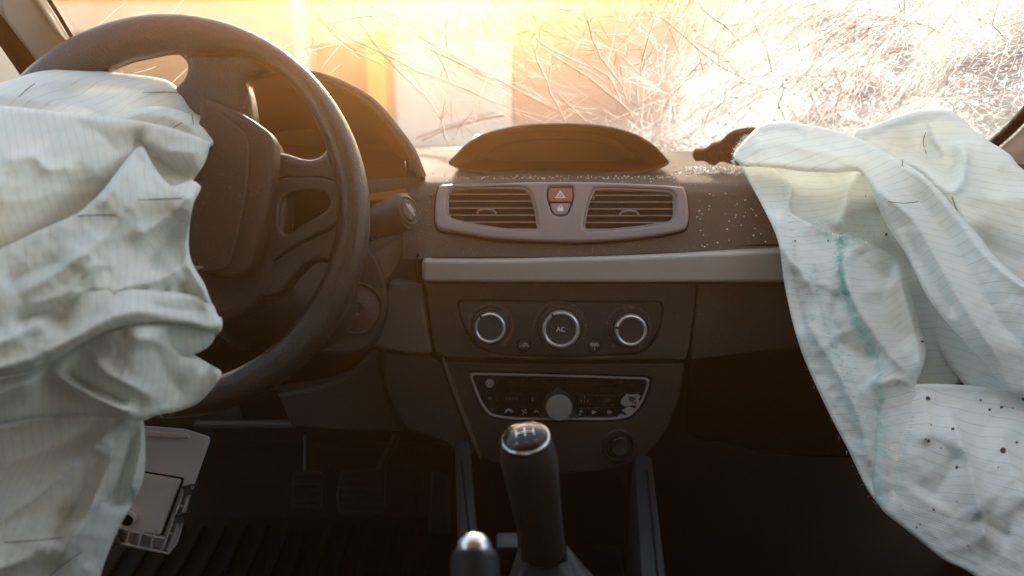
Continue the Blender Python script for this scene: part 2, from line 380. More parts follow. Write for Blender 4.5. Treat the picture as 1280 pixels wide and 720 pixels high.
# long brown cracks of the left half, traced
long_ = [[(380, -5), (402, 22), (440, 48), (480, 66), (520, 88), (560, 102), (605, 122), (640, 136), (700, 152)],
 [(436, -5), (446, 22), (478, 66), (500, 90), (530, 118), (552, 150)], [(398, 20), (420, 45), (450, 68), (478, 80)],
 [(478, 22), (520, 42), (532, 50), (560, 66), (600, 88), (640, 100), (660, 104)], [(530, 42), (545, 65), (556, 85), (562, 102)],
 [(440, -5), (470, 25), (540, 62), (600, 90), (640, 108), (700, 140)], [(552, 150), (555, 170), (560, 178)], [(570, 165), (580, 150), (591, 137)], [(552, 150), (556, 125)],
 [(610, 118), (640, 104), (655, 101)], [(662, 30), (672, 50), (690, 62), (712, 72), (742, 84), (764, 98), (772, 118), (775, 128)], [(728, 3), (736, 30), (740, 48), (750, 72), (762, 86), (778, 108), (785, 128)],
 [(672, 56), (700, 74), (736, 96), (762, 118), (785, 138), (792, 150)], [(674, 36), (675, 52), (668, 62), (672, 78), (683, 100), (688, 118), (700, 140), (706, 152)], [(686, 100), (688, 82), (698, 72)],
 [(695, 115), (715, 135), (730, 150), (742, 155)], [(500, 22), (480, 12), (452, 2)], [(818, 22), (808, 55), (800, 88)], [(820, 60), (806, 75), (800, 95)], [(680, 12), (710, 11), (728, 10)], [(740, 45), (735, 28), (742, 18)],
 [(380, 60), (400, 55), (406, 52)], [(500, 24), (470, 18), (436, 22), (412, 30)], [(560, 66), (556, 40), (560, 20)], [(808, 18), (828, 22), (850, 40), (872, 60), (900, 82), (940, 102)], [(872, 0), (880, 12), (905, 30), (930, 55)]]
for L in long_:
    P = []
    for a, b_ in zip(L, L[1:]): P += jag(a, b_, 3, .5)[:-1]
    P.append(np.array(L[-1])); crack_bm(D, P, .00062)
    if random.random() < .8: crack_bm(W, [p + np.array([1.6, -1.2]) for p in P], .0004)
    for k in range(5):                      # short spurs
        q = P[random.randrange(len(P))]; an = random.uniform(0, 6.28); ln = random.uniform(6, 16)
        crack_bm(D if random.random() < .6 else W, jag(q, q + ln * np.array([math.cos(an), math.sin(an)]), 3, 1), .00035)
# parallel hair cracks beside the long ones
for k in range(26):
    o = rng.normal(0, 7, 2); i0 = random.choice([0, 5, 12]); L = long_[i0][random.randrange(3):][:5]
    P = []
    for a, b_ in zip(L, L[1:]): P += jag(np.array(a) + o, np.array(b_) + o, 3, .8)[:-1]
    crack_bm(W if k % 2 else D, P, .00028)
def inside(x, y): return -30 < x < 1300 and -40 < y < 215
# crazed half: bundles of straight hair cracks leaning up to the right, crossed by short ones
def fld(x, y): return -R(52 - 18 * (x - 880) / 380 + 12 * math.sin(x / 61.0 + y / 47.0))
for k in range(2300):
    x = random.triangular(745, 1290, 1060); y = random.uniform(-25, 212)
    clump = noise.noise(Vector((x / 46, y / 34, 3.1)))
    if clump < random.uniform(-.55, .30): continue
    if x < 840 and random.random() < .5: continue
    an = fld(x, y) + random.gauss(0, .13); r = random.random()
    if r < .20: an += random.choice([1.1, -.9, 1.5]) + random.gauss(0, .2); ln = random.uniform(5, 18)
    else: ln = random.uniform(9, 46) * (1.4 if random.random() < .15 else 1)
    dx, dy = ln / 2 * math.cos(an), ln / 2 * math.sin(an); r = random.random()
    crack_bm(W if r < .66 else (G if r < .90 else D), jag((x - dx, y - dy), (x + dx, y + dy), 3, .28), random.uniform(.00014, .00042) * (1.5 if random.random() < .08 else 1))
# finer, sparser hair cracks reach down to the display hood
for k in range(420):
    x = random.uniform(520, 860); y = random.uniform(-20, 190) if x > 640 else random.uniform(-20, 90)
    if noise.noise(Vector((x / 50, y / 30, 8.2))) < random.uniform(-.3, .45): continue
    an = random.choice([R(27), R(27), R(27), -R(28)]) + random.gauss(0, .09); ln = random.uniform(8, 46); r = random.random()
    crack_bm(D if r < .40 else W, jag((x, y), (x + ln * math.cos(an), y + ln * math.sin(an)), 3, .3), random.uniform(.0001, .00022))
# connected web: edges of slanted shards, every line runs on to the next
from mathutils.geometry import delaunay_2d_cdt
def web(n_, x0, x1, th_, st_, keep, dens, wd, dark):
    ct, sn = math.cos(th_), math.sin(th_); P_ = []
    while len(P_) < n_:
        x, y = random.uniform(x0, x1), random.uniform(-30, 215)
        if random.random() > dens(x, y): continue
        P_.append(Vector(((x * ct + y * sn) / st_, -x * sn + y * ct)))
    vs_, es_, *_r = delaunay_2d_cdt(P_, [], [], 0, 1e-5)
    for i_, j_ in es_:
        if random.random() > keep: continue
        a_, b2 = [((q[0] * st_) * ct - q[1] * sn, (q[0] * st_) * sn + q[1] * ct) for q in (vs_[i_], vs_[j_])]
        l = math.hypot(a_[0] - b2[0], a_[1] - b2[1])
        if l > 75 or l < 1: continue
        r = random.random(); crack_bm(D if r < dark else (G if r < dark + .22 else W), jag(a_, b2, 2 if l < 20 else 3, .35), wd * random.uniform(.6, 1.5))
web(620, 760, 1300, -R(42), 2.3, .72, lambda x, y: min(1, max(.12, (x - 740) / 160)), .00026, .10)
web(300, 800, 1080, -R(30), 1.4, .6, lambda x, y: 1 if 60 < y < 200 else .25, .00024, .14)
web(85, 560, 830, R(28), 2.6, .62, lambda x, y: 1, .00024, .42)
web(26, 380, 640, R(26), 3.0, .55, lambda x, y: 1 if y < 110 else .1, .00022, .5)
# spider webs: impact points joined by broken rings
for (cx, cy, r1, nr, ng) in [(838, 118, 85, 26, 6), (1006, 96, 130, 34, 8), (1130, 28, 90, 24, 6), (770, 62, 60, 14, 3), (1205, 120, 60, 16, 4), (672, 32, 45, 12, 2), (478, 66, 40, 9, 1)]:
    sp_ = sorted(random.uniform(0, 6.283) for _ in range(nr)); left_ = cx < 800
    for a_ in sp_:
        l = r1 * random.uniform(.4, 1.15); q = (cx + l * math.cos(a_), cy + l * .72 * math.sin(a_))
        crack_bm((D if random.random() < .7 else W) if left_ else random.choice([W, W, G]), jag((cx + 2 * math.cos(a_), cy + 2 * math.sin(a_)), q, 6, .5), random.uniform(.0002, .0005))
    for g_ in range(1, ng + 1):
        rr = r1 * (g_ / ng) ** 1.2 * .85
        for a_, b2 in zip(sp_, sp_[1:] + [sp_[0] + 6.283]):
            if random.random() < .55: continue
            ra, rb_ = rr * random.uniform(.85, 1.15), rr * random.uniform(.85, 1.15)
            crack_bm((D if random.random() < .5 else W) if left_ else random.choice([W, G]), jag((cx + ra * math.cos(a_), cy + ra * .72 * math.sin(a_)), (cx + rb_ * math.cos(b2), cy + rb_ * .72 * math.sin(b2)), 2, .3), random.uniform(.00015, .0004))
# crushed glass: little angular flakes packed along the worst bands
def flake(bm, x, y, s):
    n_ = random.choice([3, 4, 4, 5]); a0 = random.uniform(0, 6); P = [ws_pt(x + s * random.uniform(.5, 1.2) * math.cos(a0 + 6.283 * k / n_) * 1.3, y + s * random.uniform(.4, 1) * math.sin(a0 + 6.283 * k / n_) * .8, .0008) for k in range(n_)]
    f_ = [bm.verts.new(p) for p in P]; bk = [bm.verts.new(p + Vector((0, .53, .85)) * .0012) for p in P]
    bm.faces.new(f_); bm.faces.new(bk[::-1])
    for k in range(n_): bm.faces.new((f_[k], f_[k - 1], bk[k - 1], bk[k]))
for (P, wd, cnt) in [([(860, 195), (900, 150), (960, 110), (1010, 90), (1080, 60), (1150, 10)], 26, 260), ([(800, 170), (835, 120), (850, 60), (880, -10)], 16, 40), ([(1150, 190), (1190, 140), (1210, 80), (1250, 10)], 14, 90), ([(820, 190), (900, 180), (960, 160)], 12, 110)]:
    for k in range(cnt):
        t_ = random.random() * (len(P) - 1); i_ = int(t_); u_ = t_ - i_; x = P[i_][0] * (1 - u_) + P[i_ + 1][0] * u_ + random.gauss(0, wd); y = P[i_][1] * (1 - u_) + P[i_ + 1][1] * u_ + random.gauss(0, wd * .7)
        flake(random.choice([W, W, W, G]), x, y, random.uniform(.5, 2.2))
# long dark breaks through the crazed half
for P in ([(1006, 96), (1030, 60), (1062, 40), (1100, 30), (1150, 28), (1200, 50), (1232, 70)], [(935, 10), (948, 40), (958, 60), (965, 92), (1006, 96)], [(900, 120), (930, 98), (965, 92)], [(903, 100), (940, 104), (966, 112), (1000, 150), (1020, 168)], [(838, 118), (842, 150), (860, 170), (868, 184)], [(872, 60), (880, 90), (838, 118)], [(1042, 168), (1045, 130), (1052, 110), (1040, 80)],
          [(1252, -10), (1240, 30), (1258, 50), (1236, 110)], [(960, 190), (1000, 170), (1060, 160), (1130, 130), (1180, 110)], [(790, 95), (815, 100), (838, 118)], [(850, 40), (905, 70), (960, 130)], [(1010, 150), (1025, 130), (1060, 110)], [(878, 168), (885, 140), (903, 128)]):
    Q = []
    for a_, b2 in zip(P, P[1:]): Q += jag(a_, b2, 3, .5)[:-1]
    Q.append(np.array(P[-1])); crack_bm(G if random.random() < .6 else D, Q, random.uniform(.0004, .0007)); crack_bm(W, [q + np.array([1.5, 1.2]) for q in Q], .0003)
# fine concentric ripples left of centre
for k in range(150):
    rr = random.uniform(90, 300); a1 = random.uniform(1.6, 2.7); p = (760 + rr * math.cos(a1), -70 + rr * math.sin(a1)); a2_ = a1 + random.uniform(.05, .2)
    crack_bm(W if k % 3 else D, jag(p, (760 + rr * math.cos(a2_), -70 + rr * math.sin(a2_)), 3, .5), .00022)
# brown ragged veins in the lower crazed part
for k in range(10):
    x, y = random.uniform(795, 980), random.uniform(60, 185); an = random.uniform(.8, 2.6); P = [np.array((x, y))]
    for j in range(random.randint(4, 9)):
        an += random.gauss(0, .35); P.append(P[-1] + 7 * np.array([math.cos(an), math.sin(an)]))
    crack_bm(D if k % 2 else G, P, random.uniform(.0004, .0009))
# white scratches at the left
for k in range(30):
    x, y = random.uniform(95, 420), random.uniform(0, 150); an = random.gauss(-.45, .25); ln = random.uniform(15, 70)
    crack_bm(W, jag((x, y), (x + ln * math.cos(an), y + ln * math.sin(an)), 4, .5), .0003)
for bm, nm, mt in ((W, 'bright_crack_web', M['crackw']), (D, 'brown_crack_web', M['crackd']), (G, 'grey_crack_web', M['crackg'])):
    o = bm_obj(nm, bm, mt, ws, None, False); tag(o, kind='stuff')

# pillars
def pillar(name, cl, wdt, mat, depthv, parent=shell):
    return loft(name, cl, mat, parent, 60, back=.02)
# right windscreen pillar trim: a curved strip from the dash end up and back
def strip(name, A, B, mat, bulge=.02, n=8, parent=shell, back=.012):
    rows = []
    for a, b_ in zip(A, B):
        d = (b_ - a); row = []
        nn = Vector((-a.x, -a.y - .3, .1)).normalized()
        for k in range(n + 1):
            tt = k / n; row.append(a + d * tt + nn * bulge * 4 * tt * (1 - tt))
        rows.append(row)
    return loft(name, rows, mat, parent, 70, back=back)
A = [ws_pt(*p, .02) for p in [(1180, 235), (1215, 196), (1240, 175), (1266, 152), (1290, 126), (1340, 60), (1400, -30), (1440, -120)]]
B = [a + Vector((.10, -.16, -.03)) for a in A]
strip('pillar_trim', A, B, M['pillar'], .02)
A = [ws_pt(*p, .015) for p in [(185, 190), (130, 100), (96, 46), (70, 2), (40, -50), (0, -120)]]
B = [atd(px, py, d) for px, py, d in [(105, 190, 1.02), (62, 112, .99), (44, 79, .97), (-2, 8, .93), (-30, -40, .9), (-70, -110, .87)]]
strip('pillar_trim', A, B, M['pillar'], .012)
A2 = [b_ + Vector((0.002, 0, 0)) for b_ in B]; B2 = [atd(px, py, d) for px, py, d in [(75, 190, .98), (42, 130, .96), (25, 94, .94), (-30, 0, .9), (-60, -50, .88), (-100, -120, .85)]]
strip('door_seal', A2, B2, M['rubber'], .008)
# body: roof, doors, floor, bulkhead, bonnet
box('roof', (0, -.45, 1.52), (1.40, 2.1, .03), M['headliner'], shell, bev=.01)
for s in (-1, 1):
    box('door_panel', (s * .74, -.15, .60), (.05, 2.3, .56), M['fascia'], shell, bev=.015)
    box('side_light_blocker', (s * .745, .35, .95), (.045, 1.3, .20), M['fascia'], shell, bev=.01)  # added above the door to narrow the window and cut side light
    box('sill', (s * .74, -.15, .27), (.08, 2.6, .12), M['black'], shell)
    box('roof_rail', (s * .70, -.45, 1.49), (.06, 2.1, .08), M['headliner'], shell, bev=.01)
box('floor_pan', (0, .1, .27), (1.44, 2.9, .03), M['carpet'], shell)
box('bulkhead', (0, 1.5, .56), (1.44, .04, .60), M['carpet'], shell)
loft('bonnet', [[Vector((x, y, .86 - .10 * x * x - .17 * (y - 1.46))) for x in np.linspace(-.72, .72, 12)] for y in np.linspace(1.47, 2.5, 8)], M['white'], shell, 60, back=.01)
box('cowl', (0, 1.455, .855), (1.36, .06, .03), M['rubber'], shell, bev=.008)
for s in (-1, 1): box('wing', (s * .76, 1.95, .39), (.05, 1.1, .5), M['dull'], shell, bev=.02)
box('nose', (0, 2.50, .42), (1.46, .06, .46), M['dull'], shell, bev=.02)
# unseen panels and front seats added beside and behind the camera to block light
box('rear_panel', (0, -1.5, .75), (1.44, .05, .9), M['carpet'], shell)
for s in (-1, 1):
    box('rear_light_blocker', (s * .62, -1.5, 1.33), (.56, .05, .36), M['headliner'], shell, bev=.01)  # added wide to narrow the rear window and dim the cabin
    if s < 0: box('left_light_blocker', (-.735, .10, 1.18), (.04, .16, .64), M['headliner'], shell, bev=.01)  # added on the left only to shut out side light
    box('window_blocker', (s * .74, -.70, 1.17), (.05, 1.6, .62), M['headliner'], shell, bev=.01)  # solid panel added across the rear side window to block its light
    stt = empty('front_seat', (s * .40, -.2, .3), ('dark driver seat' if s < 0 else 'dark passenger seat') + ' just behind the viewpoint, added unseen to block light', 'car seat')
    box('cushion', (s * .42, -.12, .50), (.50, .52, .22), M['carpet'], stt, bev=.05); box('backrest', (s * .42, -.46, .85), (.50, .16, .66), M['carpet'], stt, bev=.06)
# wiper
wp = empty('wiper', ws_pt(560, 185, -.03), 'dark wiper lying across the foot of the windscreen, left of the display hood', 'wiper')
tube('wiper_arm', [ws_pt(x, y, -.03) for x, y in [(520, 193), (550, 183), (590, 170), (622, 162)]], .0030, M['pillar'], wp)
tube('wiper_blade', [ws_pt(x, y, -.018) for x, y in [(528, 188), (560, 174), (600, 163), (630, 158)]], .0022, M['bezel'], wp)
tube('wiper_link', [ws_pt(x, y, -.03) for x, y in [(540, 190), (600, 173), (625, 168)]], .0018, M['pillar'], wp)
# ================================================================== DASHBOARD
dash = empty('dashboard', aty(700, 350, .95), 'brown car dashboard with centre vents, three dials and radio, dusted with glass', 'dashboard')
def pad_pt(px, f):
    """dash pad surface; f runs 0 (windscreen) .. 1 (trim strip)"""
    e = (px - 700) / 400.0
    side = .10 * max(0, px - 980) / 300
    key = [(0, 189, 1.385), (.12, 196, 1.28), (.24, 205, 1.18), (.36, 213, 1.10), (.46, 221, 1.035), (.54, 228, .995)]
    for k in range(len(key) - 1):
        if f <= key[k + 1][0]:
            a, b_ = key[k], key[k + 1]; tt = (f - a[0]) / (b_[0] - a[0]); py = a[1] + (b_[1] - a[1]) * tt; Y = a[2] + (b_[2] - a[2]) * tt
            return aty(px, py, Y - .25 * (px / F - .6) ** 2 * (1 - f / .54))
    # on the face
    tt = (f - .54) / .46; bot = 323 - 11 * max(0, (px - 700)) / 280; py = 236 + (bot - 236) * tt
    p = PU.px(px, py)
    k = max(0, 1 - tt / .08); return p * (1 - .0 * k)
rows = []
xs = [500, 508, 514, 520] + list(np.linspace(530, 1000, 60)) + list(np.linspace(1010, 1420, 20))
for f in list(np.linspace(0, .54, 24)) + list(np.linspace(.57, 1, 16)):
    row = []
    for px in xs:
        x2 = px if px > 532 else px
        p = pad_pt(x2, f)
        if px < 530: p = p + Vector((0, .0016 * (530 - px) ** 1.3 * .2, -.0003 * (530 - px)))
        row.append(p)
    rows.append(row)
rows.append([p + Vector((0, .02, -.004)) for p in rows[-1]])
loft('upper_pad', rows, M['pad'], dash, 80)
# small step along the top edge of the face, left end cap
tube('pad_edge_seam', [pad_pt(x, 1.0) + Vector((0, -.001, .0005)) for x in np.linspace(540, 985, 30)], .0016, M['matt'], dash)
# display hood: arch with a deep opening
arch = [(564, 204), (572, 194), (585, 181), (605, 169), (630, 162), (660, 157.5), (700, 156), (740, 157.5), (770, 162), (795, 170), (815, 182), (827, 194), (833, 204)]
base = [(815, 212), (780, 216.5), (740, 218.5), (700, 219), (660, 218.5), (620, 216.5), (583, 212)]
PH = Plane(aty(700, 219, 1.06), R(-6))
op = smoothloop([PH.uv(*p) for p in arch + base], 4)
hx = PH.uv(700, 190)
def ringpt(p, n, s=1.0, dv=0): return PH.at(hx[0] + (p[0] - hx[0]) * s, max(hx[1] + (p[1] - hx[1]) * s + dv, hx[1] - .045), n)
rows = []
for n_, s_, dv in [(-.24, .86, -.066), (-.14, .99, -.036), (-.04, 1.005, -.011), (-.006, 1.012, -.001), (.0, 1.010, 0), (.0015, .997, 0), (-.002, .984, 0), (-.03, .965, -.010), (-.10, .84, -.030), (-.105, .83, -.031)]:
    rows.append([ringpt(p, n_, s_, dv) for p in op])
rows.append([ringpt((hx[0], hx[1]), -.105, 1, -.03)] * len(op))
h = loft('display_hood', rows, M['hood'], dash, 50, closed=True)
plate('hood_lip', PH, [[p for p in [(hx[0] + (q[0] - hx[0]) * 1.022, hx[1] + (q[1] - hx[1]) * 1.03) for q in op]], [(q[0] * 1.0, q[1]) for q in op]], -.004, .0015, M['pad'], dash, .0012, px=False)
scr = [(hx[0] + (q[0] - hx[0]) * .72, hx[1] - .030 + (q[1] - hx[1]) * .5) for q in op]
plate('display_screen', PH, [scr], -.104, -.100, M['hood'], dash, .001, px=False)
# instrument hood
IH = [(135, 235), (146, 190), (175, 145), (215, 112), (270, 93), (330, 86), (380, 88), (413, 96), (449, 113), (472, 131), (497, 161), (516, 188), (530, 221)]
PI = Plane(aty(400, 200, 1.0), R(8), R(-4))
io = smoothloop([PI.uv(*p) for p in IH], 6, closed=False)
ix = PI.uv(335, 235)
rows = []
for n_, s_, dv in [(-.22, .79, -.07), (-.12, .89, -.04), (-.03, .97, -.010), (-.002, 1.0, 0), (.0, .985, 0), (-.001, .955, 0), (-.006, .945, 0), (-.06, .90, -.006), (-.16, .80, -.03), (-.165, .0, 0)]:
    rows.append([PI.at(ix[0] + (p[0] - ix[0]) * s_, ix[1] + (p[1] - ix[1]) * s_ + dv, n_) for p in io])
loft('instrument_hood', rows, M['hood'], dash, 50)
rows = [[PI.at(ix[0] + (p[0] - ix[0]) * s_, ix[1] + (p[1] - ix[1]) * s_, n_) for p in io] for n_, s_ in [(-.012, 1.006), (.002, 1.006), (.004, .995), (.003, .965), (-.004, .958)]]
loft('hood_lip', rows, M['pad'], dash, 50)
# cavity floor, side reveal and dial cluster
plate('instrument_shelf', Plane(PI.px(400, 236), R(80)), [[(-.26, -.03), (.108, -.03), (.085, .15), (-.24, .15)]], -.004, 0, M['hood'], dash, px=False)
for cxp, rr in ():
    u_, v_ = PI.uv(cxp, 190); lathe('instrument_dial', PI, u_, v_ - .01, [(rr, -.155), (rr, -.135), (rr - .003, -.133), (rr - .006, -.136), (rr - .008, -.150), (0, -.150)], M['hood'], dash)
# side of the dash between the hood and the stack
plate('hood_cheek', Plane(aty(505, 270, .985), R(18), R(20)), [rounded([(418, 228), (533, 216), (531, 262), (523, 300), (520, 352), (470, 356), (440, 310)], 6)], -.03, .0, M['fascia'], dash, .004)
plate('cheek_panel', Plane(aty(480, 310, .965), R(22), R(18)), [rounded([(452, 296), (512, 284), (500, 330), (486, 352), (472, 345)], 8)], -.01, .0, M['flank'], dash, .003)
# vent bezel with two openings and button slot
bz = smoothloop([(548, 240), (556, 233), (600, 232), (650, 230), (700, 229), (750, 230), (800, 232), (845, 235), (855, 240), (859, 262), (858, 282), (850, 290), (820, 296), (780, 301), (740, 303.5), (700, 304), (650, 302), (610, 299), (570, 292), (550, 288), (545, 278), (545, 258)], 4)
vl = [(566, 236.5), (600, 235.5), (655, 236), (664, 243), (670, 262), (674, 288), (668, 291), (630, 289), (590, 283), (563, 276), (559, 270), (559, 244)]
vr = [(741, 238), (760, 237), (800, 238), (836, 240), (843, 246), (843, 272), (838, 280), (800, 286), (760, 290), (734, 291), (728, 286), (733, 258)]
bt = [(684, 236), (716, 236), (717, 250), (711, 268), (706, 272), (694, 272), (689, 268), (683, 250)]
bz_o = [PU.uv(*p) for p in bz]
def inset(L, d):
    c = sum((Vector(p) for p in L), Vector((0, 0))) / len(L); out_ = []
    n_ = len(L)
    for i in range(n_):
        a, b_ = Vector(L[i - 1]), Vector(L[(i + 1) % n_]); tt = (b_ - a).normalized(); nn = Vector((-tt.y, tt.x))
        p = Vector(L[i]); 
        if (c - p).dot(nn) < 0: nn = -nn
        out_.append(p + nn * d)
    return out_
uvs = lambda L, pl: [pl.uv(*p) for p in L]
VL, VR, BT = rounded(uvs(vl, PU), .004, 3), rounded(uvs(vr, PU), .004, 3), rounded(uvs(bt, PU), .003, 3)
plate('vent_bezel_shadow_gap', PU, [inset(bz_o, -.0022)], 0, .0012, M['matt'], dash, .0005, px=False)
plate('vent_bezel', PU, [bz_o, VL, VR, BT], .001, .009, M['bezel'], dash, .0035, px=False, res=4, smooth=60)
for V_, (tx, ty) in ((VL, (608, 266)), (VR, (786, 268))):
    c_ = sum(V_, Vector((0, 0))) / len(V_)
    xs_ = [p[0] for p in V_]; ys_ = [p[1] for p in V_]
    vent = plate('air_vent', PU, [inset(V_, -.0002), inset(V_, .0022)], -.030, .0066, M['bezel'], dash, .0010, px=False)
    plate('vent_back', PU, [inset(V_, -.0004)], -.034, -.031, M['matt'], vent, .0003, px=False)
    y0, y1 = min(ys_), max(ys_)
    for k in range(6):
        yy = y1 - (y1 - y0) * (k + .75) / 6.35
        # clip the slat to the opening
        xa = []
        n_ = len(V_)
        for i in range(n_):
            a, b_ = V_[i], V_[(i + 1) % n_]
            if (a[1] - yy) * (b_[1] - yy) < 0: xa.append(a[0] + (b_[0] - a[0]) * (yy - a[1]) / (b_[1] - a[1]))
        if len(xa) < 2: continue
        x0, x1 = min(xa) + .0012, max(xa) - .0012
        bm = bmesh.new(); box_bm(bm, (0, 0, 0), (x1 - x0, .0014, .016), None, .0005)
        mt_ = PU.mat((x0 + x1) / 2, yy, -.0045) @ Matrix.Rotation(R(12), 4, 'X')
        bmesh.ops.transform(bm, matrix=mt_, verts=bm.verts); bm_obj('slat', bm, M['bezel'], vent)
    for q in (.3, .55, .8):
        xx = min(xs_) + (max(xs_) - min(xs_)) * q
        box('upright_vane', (xx, (y0 + y1) / 2, -.024), (.0012, (y1 - y0) * .7, .010), M['matt'], vent, PU.mat(), .0003)
    u_, v_ = PU.uv(tx, ty)
    tube('slider_tab', [PU.at(u_ - .011, v_ - .0012, .002), PU.at(u_ - .008, v_ + .0018, .0055), PU.at(u_, v_ + .0028, .007), PU.at(u_ + .008, v_ + .0018, .0055), PU.at(u_ + .011, v_ - .0012, .002)], .0012, M['bezel'], vent)
hb = plate('hazard_button', PU, [rounded([(685.5, 237.5), (714.5, 237.5), (715.5, 250), (713.5, 254.5), (686.5, 254.5), (684.5, 250)], 2)], .001, .0082, M['red'], dash, .0012)
tri = [(700, 240.5), (707, 250), (693, 250)]; tri2 = [(700, 243.5), (703.6, 248.6), (696.4, 248.6)]; tri3 = [(700, 245.3), (701.8, 247.8), (698.2, 247.8)]
plate('warning_triangle', PU, [tri, tri2, tri3], .0080, .0086, M['printw'], hb, .0001)
lb = plate('lock_button', PU, [rounded([(687, 256), (713, 256), (709.5, 267), (706, 270.5), (694, 270.5), (690.5, 267)], 2)], .001, .0075, M['bezel'], dash, .0012)
plate('lock_symbol', PU, [rounded([(696.5, 261.5), (703.5, 261.5), (703.5, 266), (696.5, 266)], 1)], .0074, .0079, M['printw'], lb, .0001)
plate('lock_symbol', PU, [circ(700, 261, 2.6, n=14), circ(700, 261, 1.5, n=14)], .0074, .0078, M['printw'], lb, .0001)
# trim strip
plate('trim_strip', PT, [rounded([(528.5, 321.5), (620, 321.8), (760, 319), (900, 313), (985, 309), (1100, 305), (1100, 351), (985, 350.5), (800, 351), (620, 351), (528.5, 350)], [7, 80, 80, 80, 80, 2, 2, 80, 80, 80, 7])], -.005, .011, M['silver'], dash, .005, res=5, smooth=70)
plate('trim_shadow_gap', PT, [[(520, 318), (760, 314), (985, 305), (1100, 301), (1100, 356), (520, 356)]], -.012, -.003, M['matt'], dash)
# centre stack
plate('stack_upper', PC, [rounded([(531, 352.5), (870, 352.5), (869, 380), (861, 440), (857, 450.5), (838, 449), (700, 451), (560, 447), (545, 444), (541, 430)], [2, 2, 20, 8, 3, 20, 90, 20, 6, 12]),
    rounded([(572, 375), (828, 377), (829.5, 392), (822, 420), (810, 437), (793, 444), (700, 447.5), (620, 444), (600, 437), (584, 420), (574, 395)], [6, 7, 12, 12, 12, 20, 40, 20, 12, 12, 12])], -.030, .0, M['fascia'], dash, .0018)
clim = plate('climate_panel', PC, [rounded([(573.5, 376.5), (826.5, 378.5), (828, 392), (820.5, 419), (809, 435.5), (792, 442.3), (700, 445.8), (620, 442.3), (601, 435.5), (585.5, 419), (575.5, 395)], [6, 7, 12, 12, 12, 20, 40, 20, 12, 12, 12])], -.010, -.0012, M['black'], dash, .0012)
plate('stack_backing', PC, [[(528, 350), (872, 350), (866, 560), (800, 588), (610, 584), (545, 500)]], -.05, -.034, M['matt'], dash)
def knob(cx, cy, rpx, ang, label=None, collar=0):
    u_, v_ = PC.uv(cx, cy); r = rpx * .935 / F / math.cos(R(0)) * 1.02
    kb = lathe('climate_knob', PC, u_, v_, [(r * 1.22, -.002), (r * 1.22, .0015), (r * 1.16, .0025), (r * 1.02, .0025), (r * .96, .004), (r * .90, .018), (r * .80, .0195), (r * .74, .0185), (0, .0180)], M['black'], dash)
    sr = lathe('silver_ring', PC, u_, v_, [(r * .995, .010), (r * 1.0, .0175), (r * .96, .0200), (r * .88, .0208), (r * .79, .0200), (r * .78, .0180)], M['ring'], kb)
    a = R(ang); box('pointer', (r * .88 * math.cos(a), r * .88 * math.sin(a), .0206), (.0042, .0022, .0018), M['matt'], kb, PC.mat(u_, v_) @ Matrix.Translation((r * .88 * math.cos(a), r * .88 * math.sin(a), 0)) @ Matrix.Rotation(a, 4, 'Z') @ Matrix.Translation((-r * .88 * math.cos(a), -r * .88 * math.sin(a), 0)), .0003)
    if label: text('knob_lettering', label, .0078, PC.mat(u_, v_, .0182), M['printw'], kb)
    return kb, u_, v_, r
k1 = knob(613, 407, 20.5, 128); k2 = knob(700, 409, 24.5, 120, 'AC'); k3 = knob(786, 410, 20.8, 168)
# printed scales around the knobs
def arcmesh(name, u_, v_, r, a0, a1, wd, mat, parent, n=24, wedge=False):
    bm = bmesh.new(); pv = None
    for k in range(n + 1):
        a = R(a0 + (a1 - a0) * k / n); w_ = wd * (k / n + .1 if wedge else 1)
        q = [bm.verts.new(PC.at(u_ + (r + s * w_ / 2) * math.cos(a), v_ + (r + s * w_ / 2) * math.sin(a), -.0009)) for s in (-1, 1)]
        if pv: bm.faces.new((pv[0], pv[1], q[1], q[0]))
        pv = q
    return bm_obj(name, bm, mat, parent, recalc=True)
for (kb, u_, v_, r) in (k1, k2, k3):
    arcmesh('printed_scale', u_, v_, r * 1.38, 200, -20, .0007, M['printdim'], clim)
    for k in range(9):
        a = 205 - k * 29; arcmesh('scale_mark', u_, v_, r * 1.38, a, a + 3, .0028, M['printdim'], clim, 2)
arcmesh('warm_scale', k1[1], k1[2], k1[3] * 1.40, 80, -60, .0030, simple('dull_red_print', (.25, .05, .02)), clim, 24, True)
arcmesh('cold_scale', k1[1], k1[2], k1[3] * 1.40, 120, 190, .0026, simple('dull_blue_print', (.10, .12, .18)), clim, 24, True)
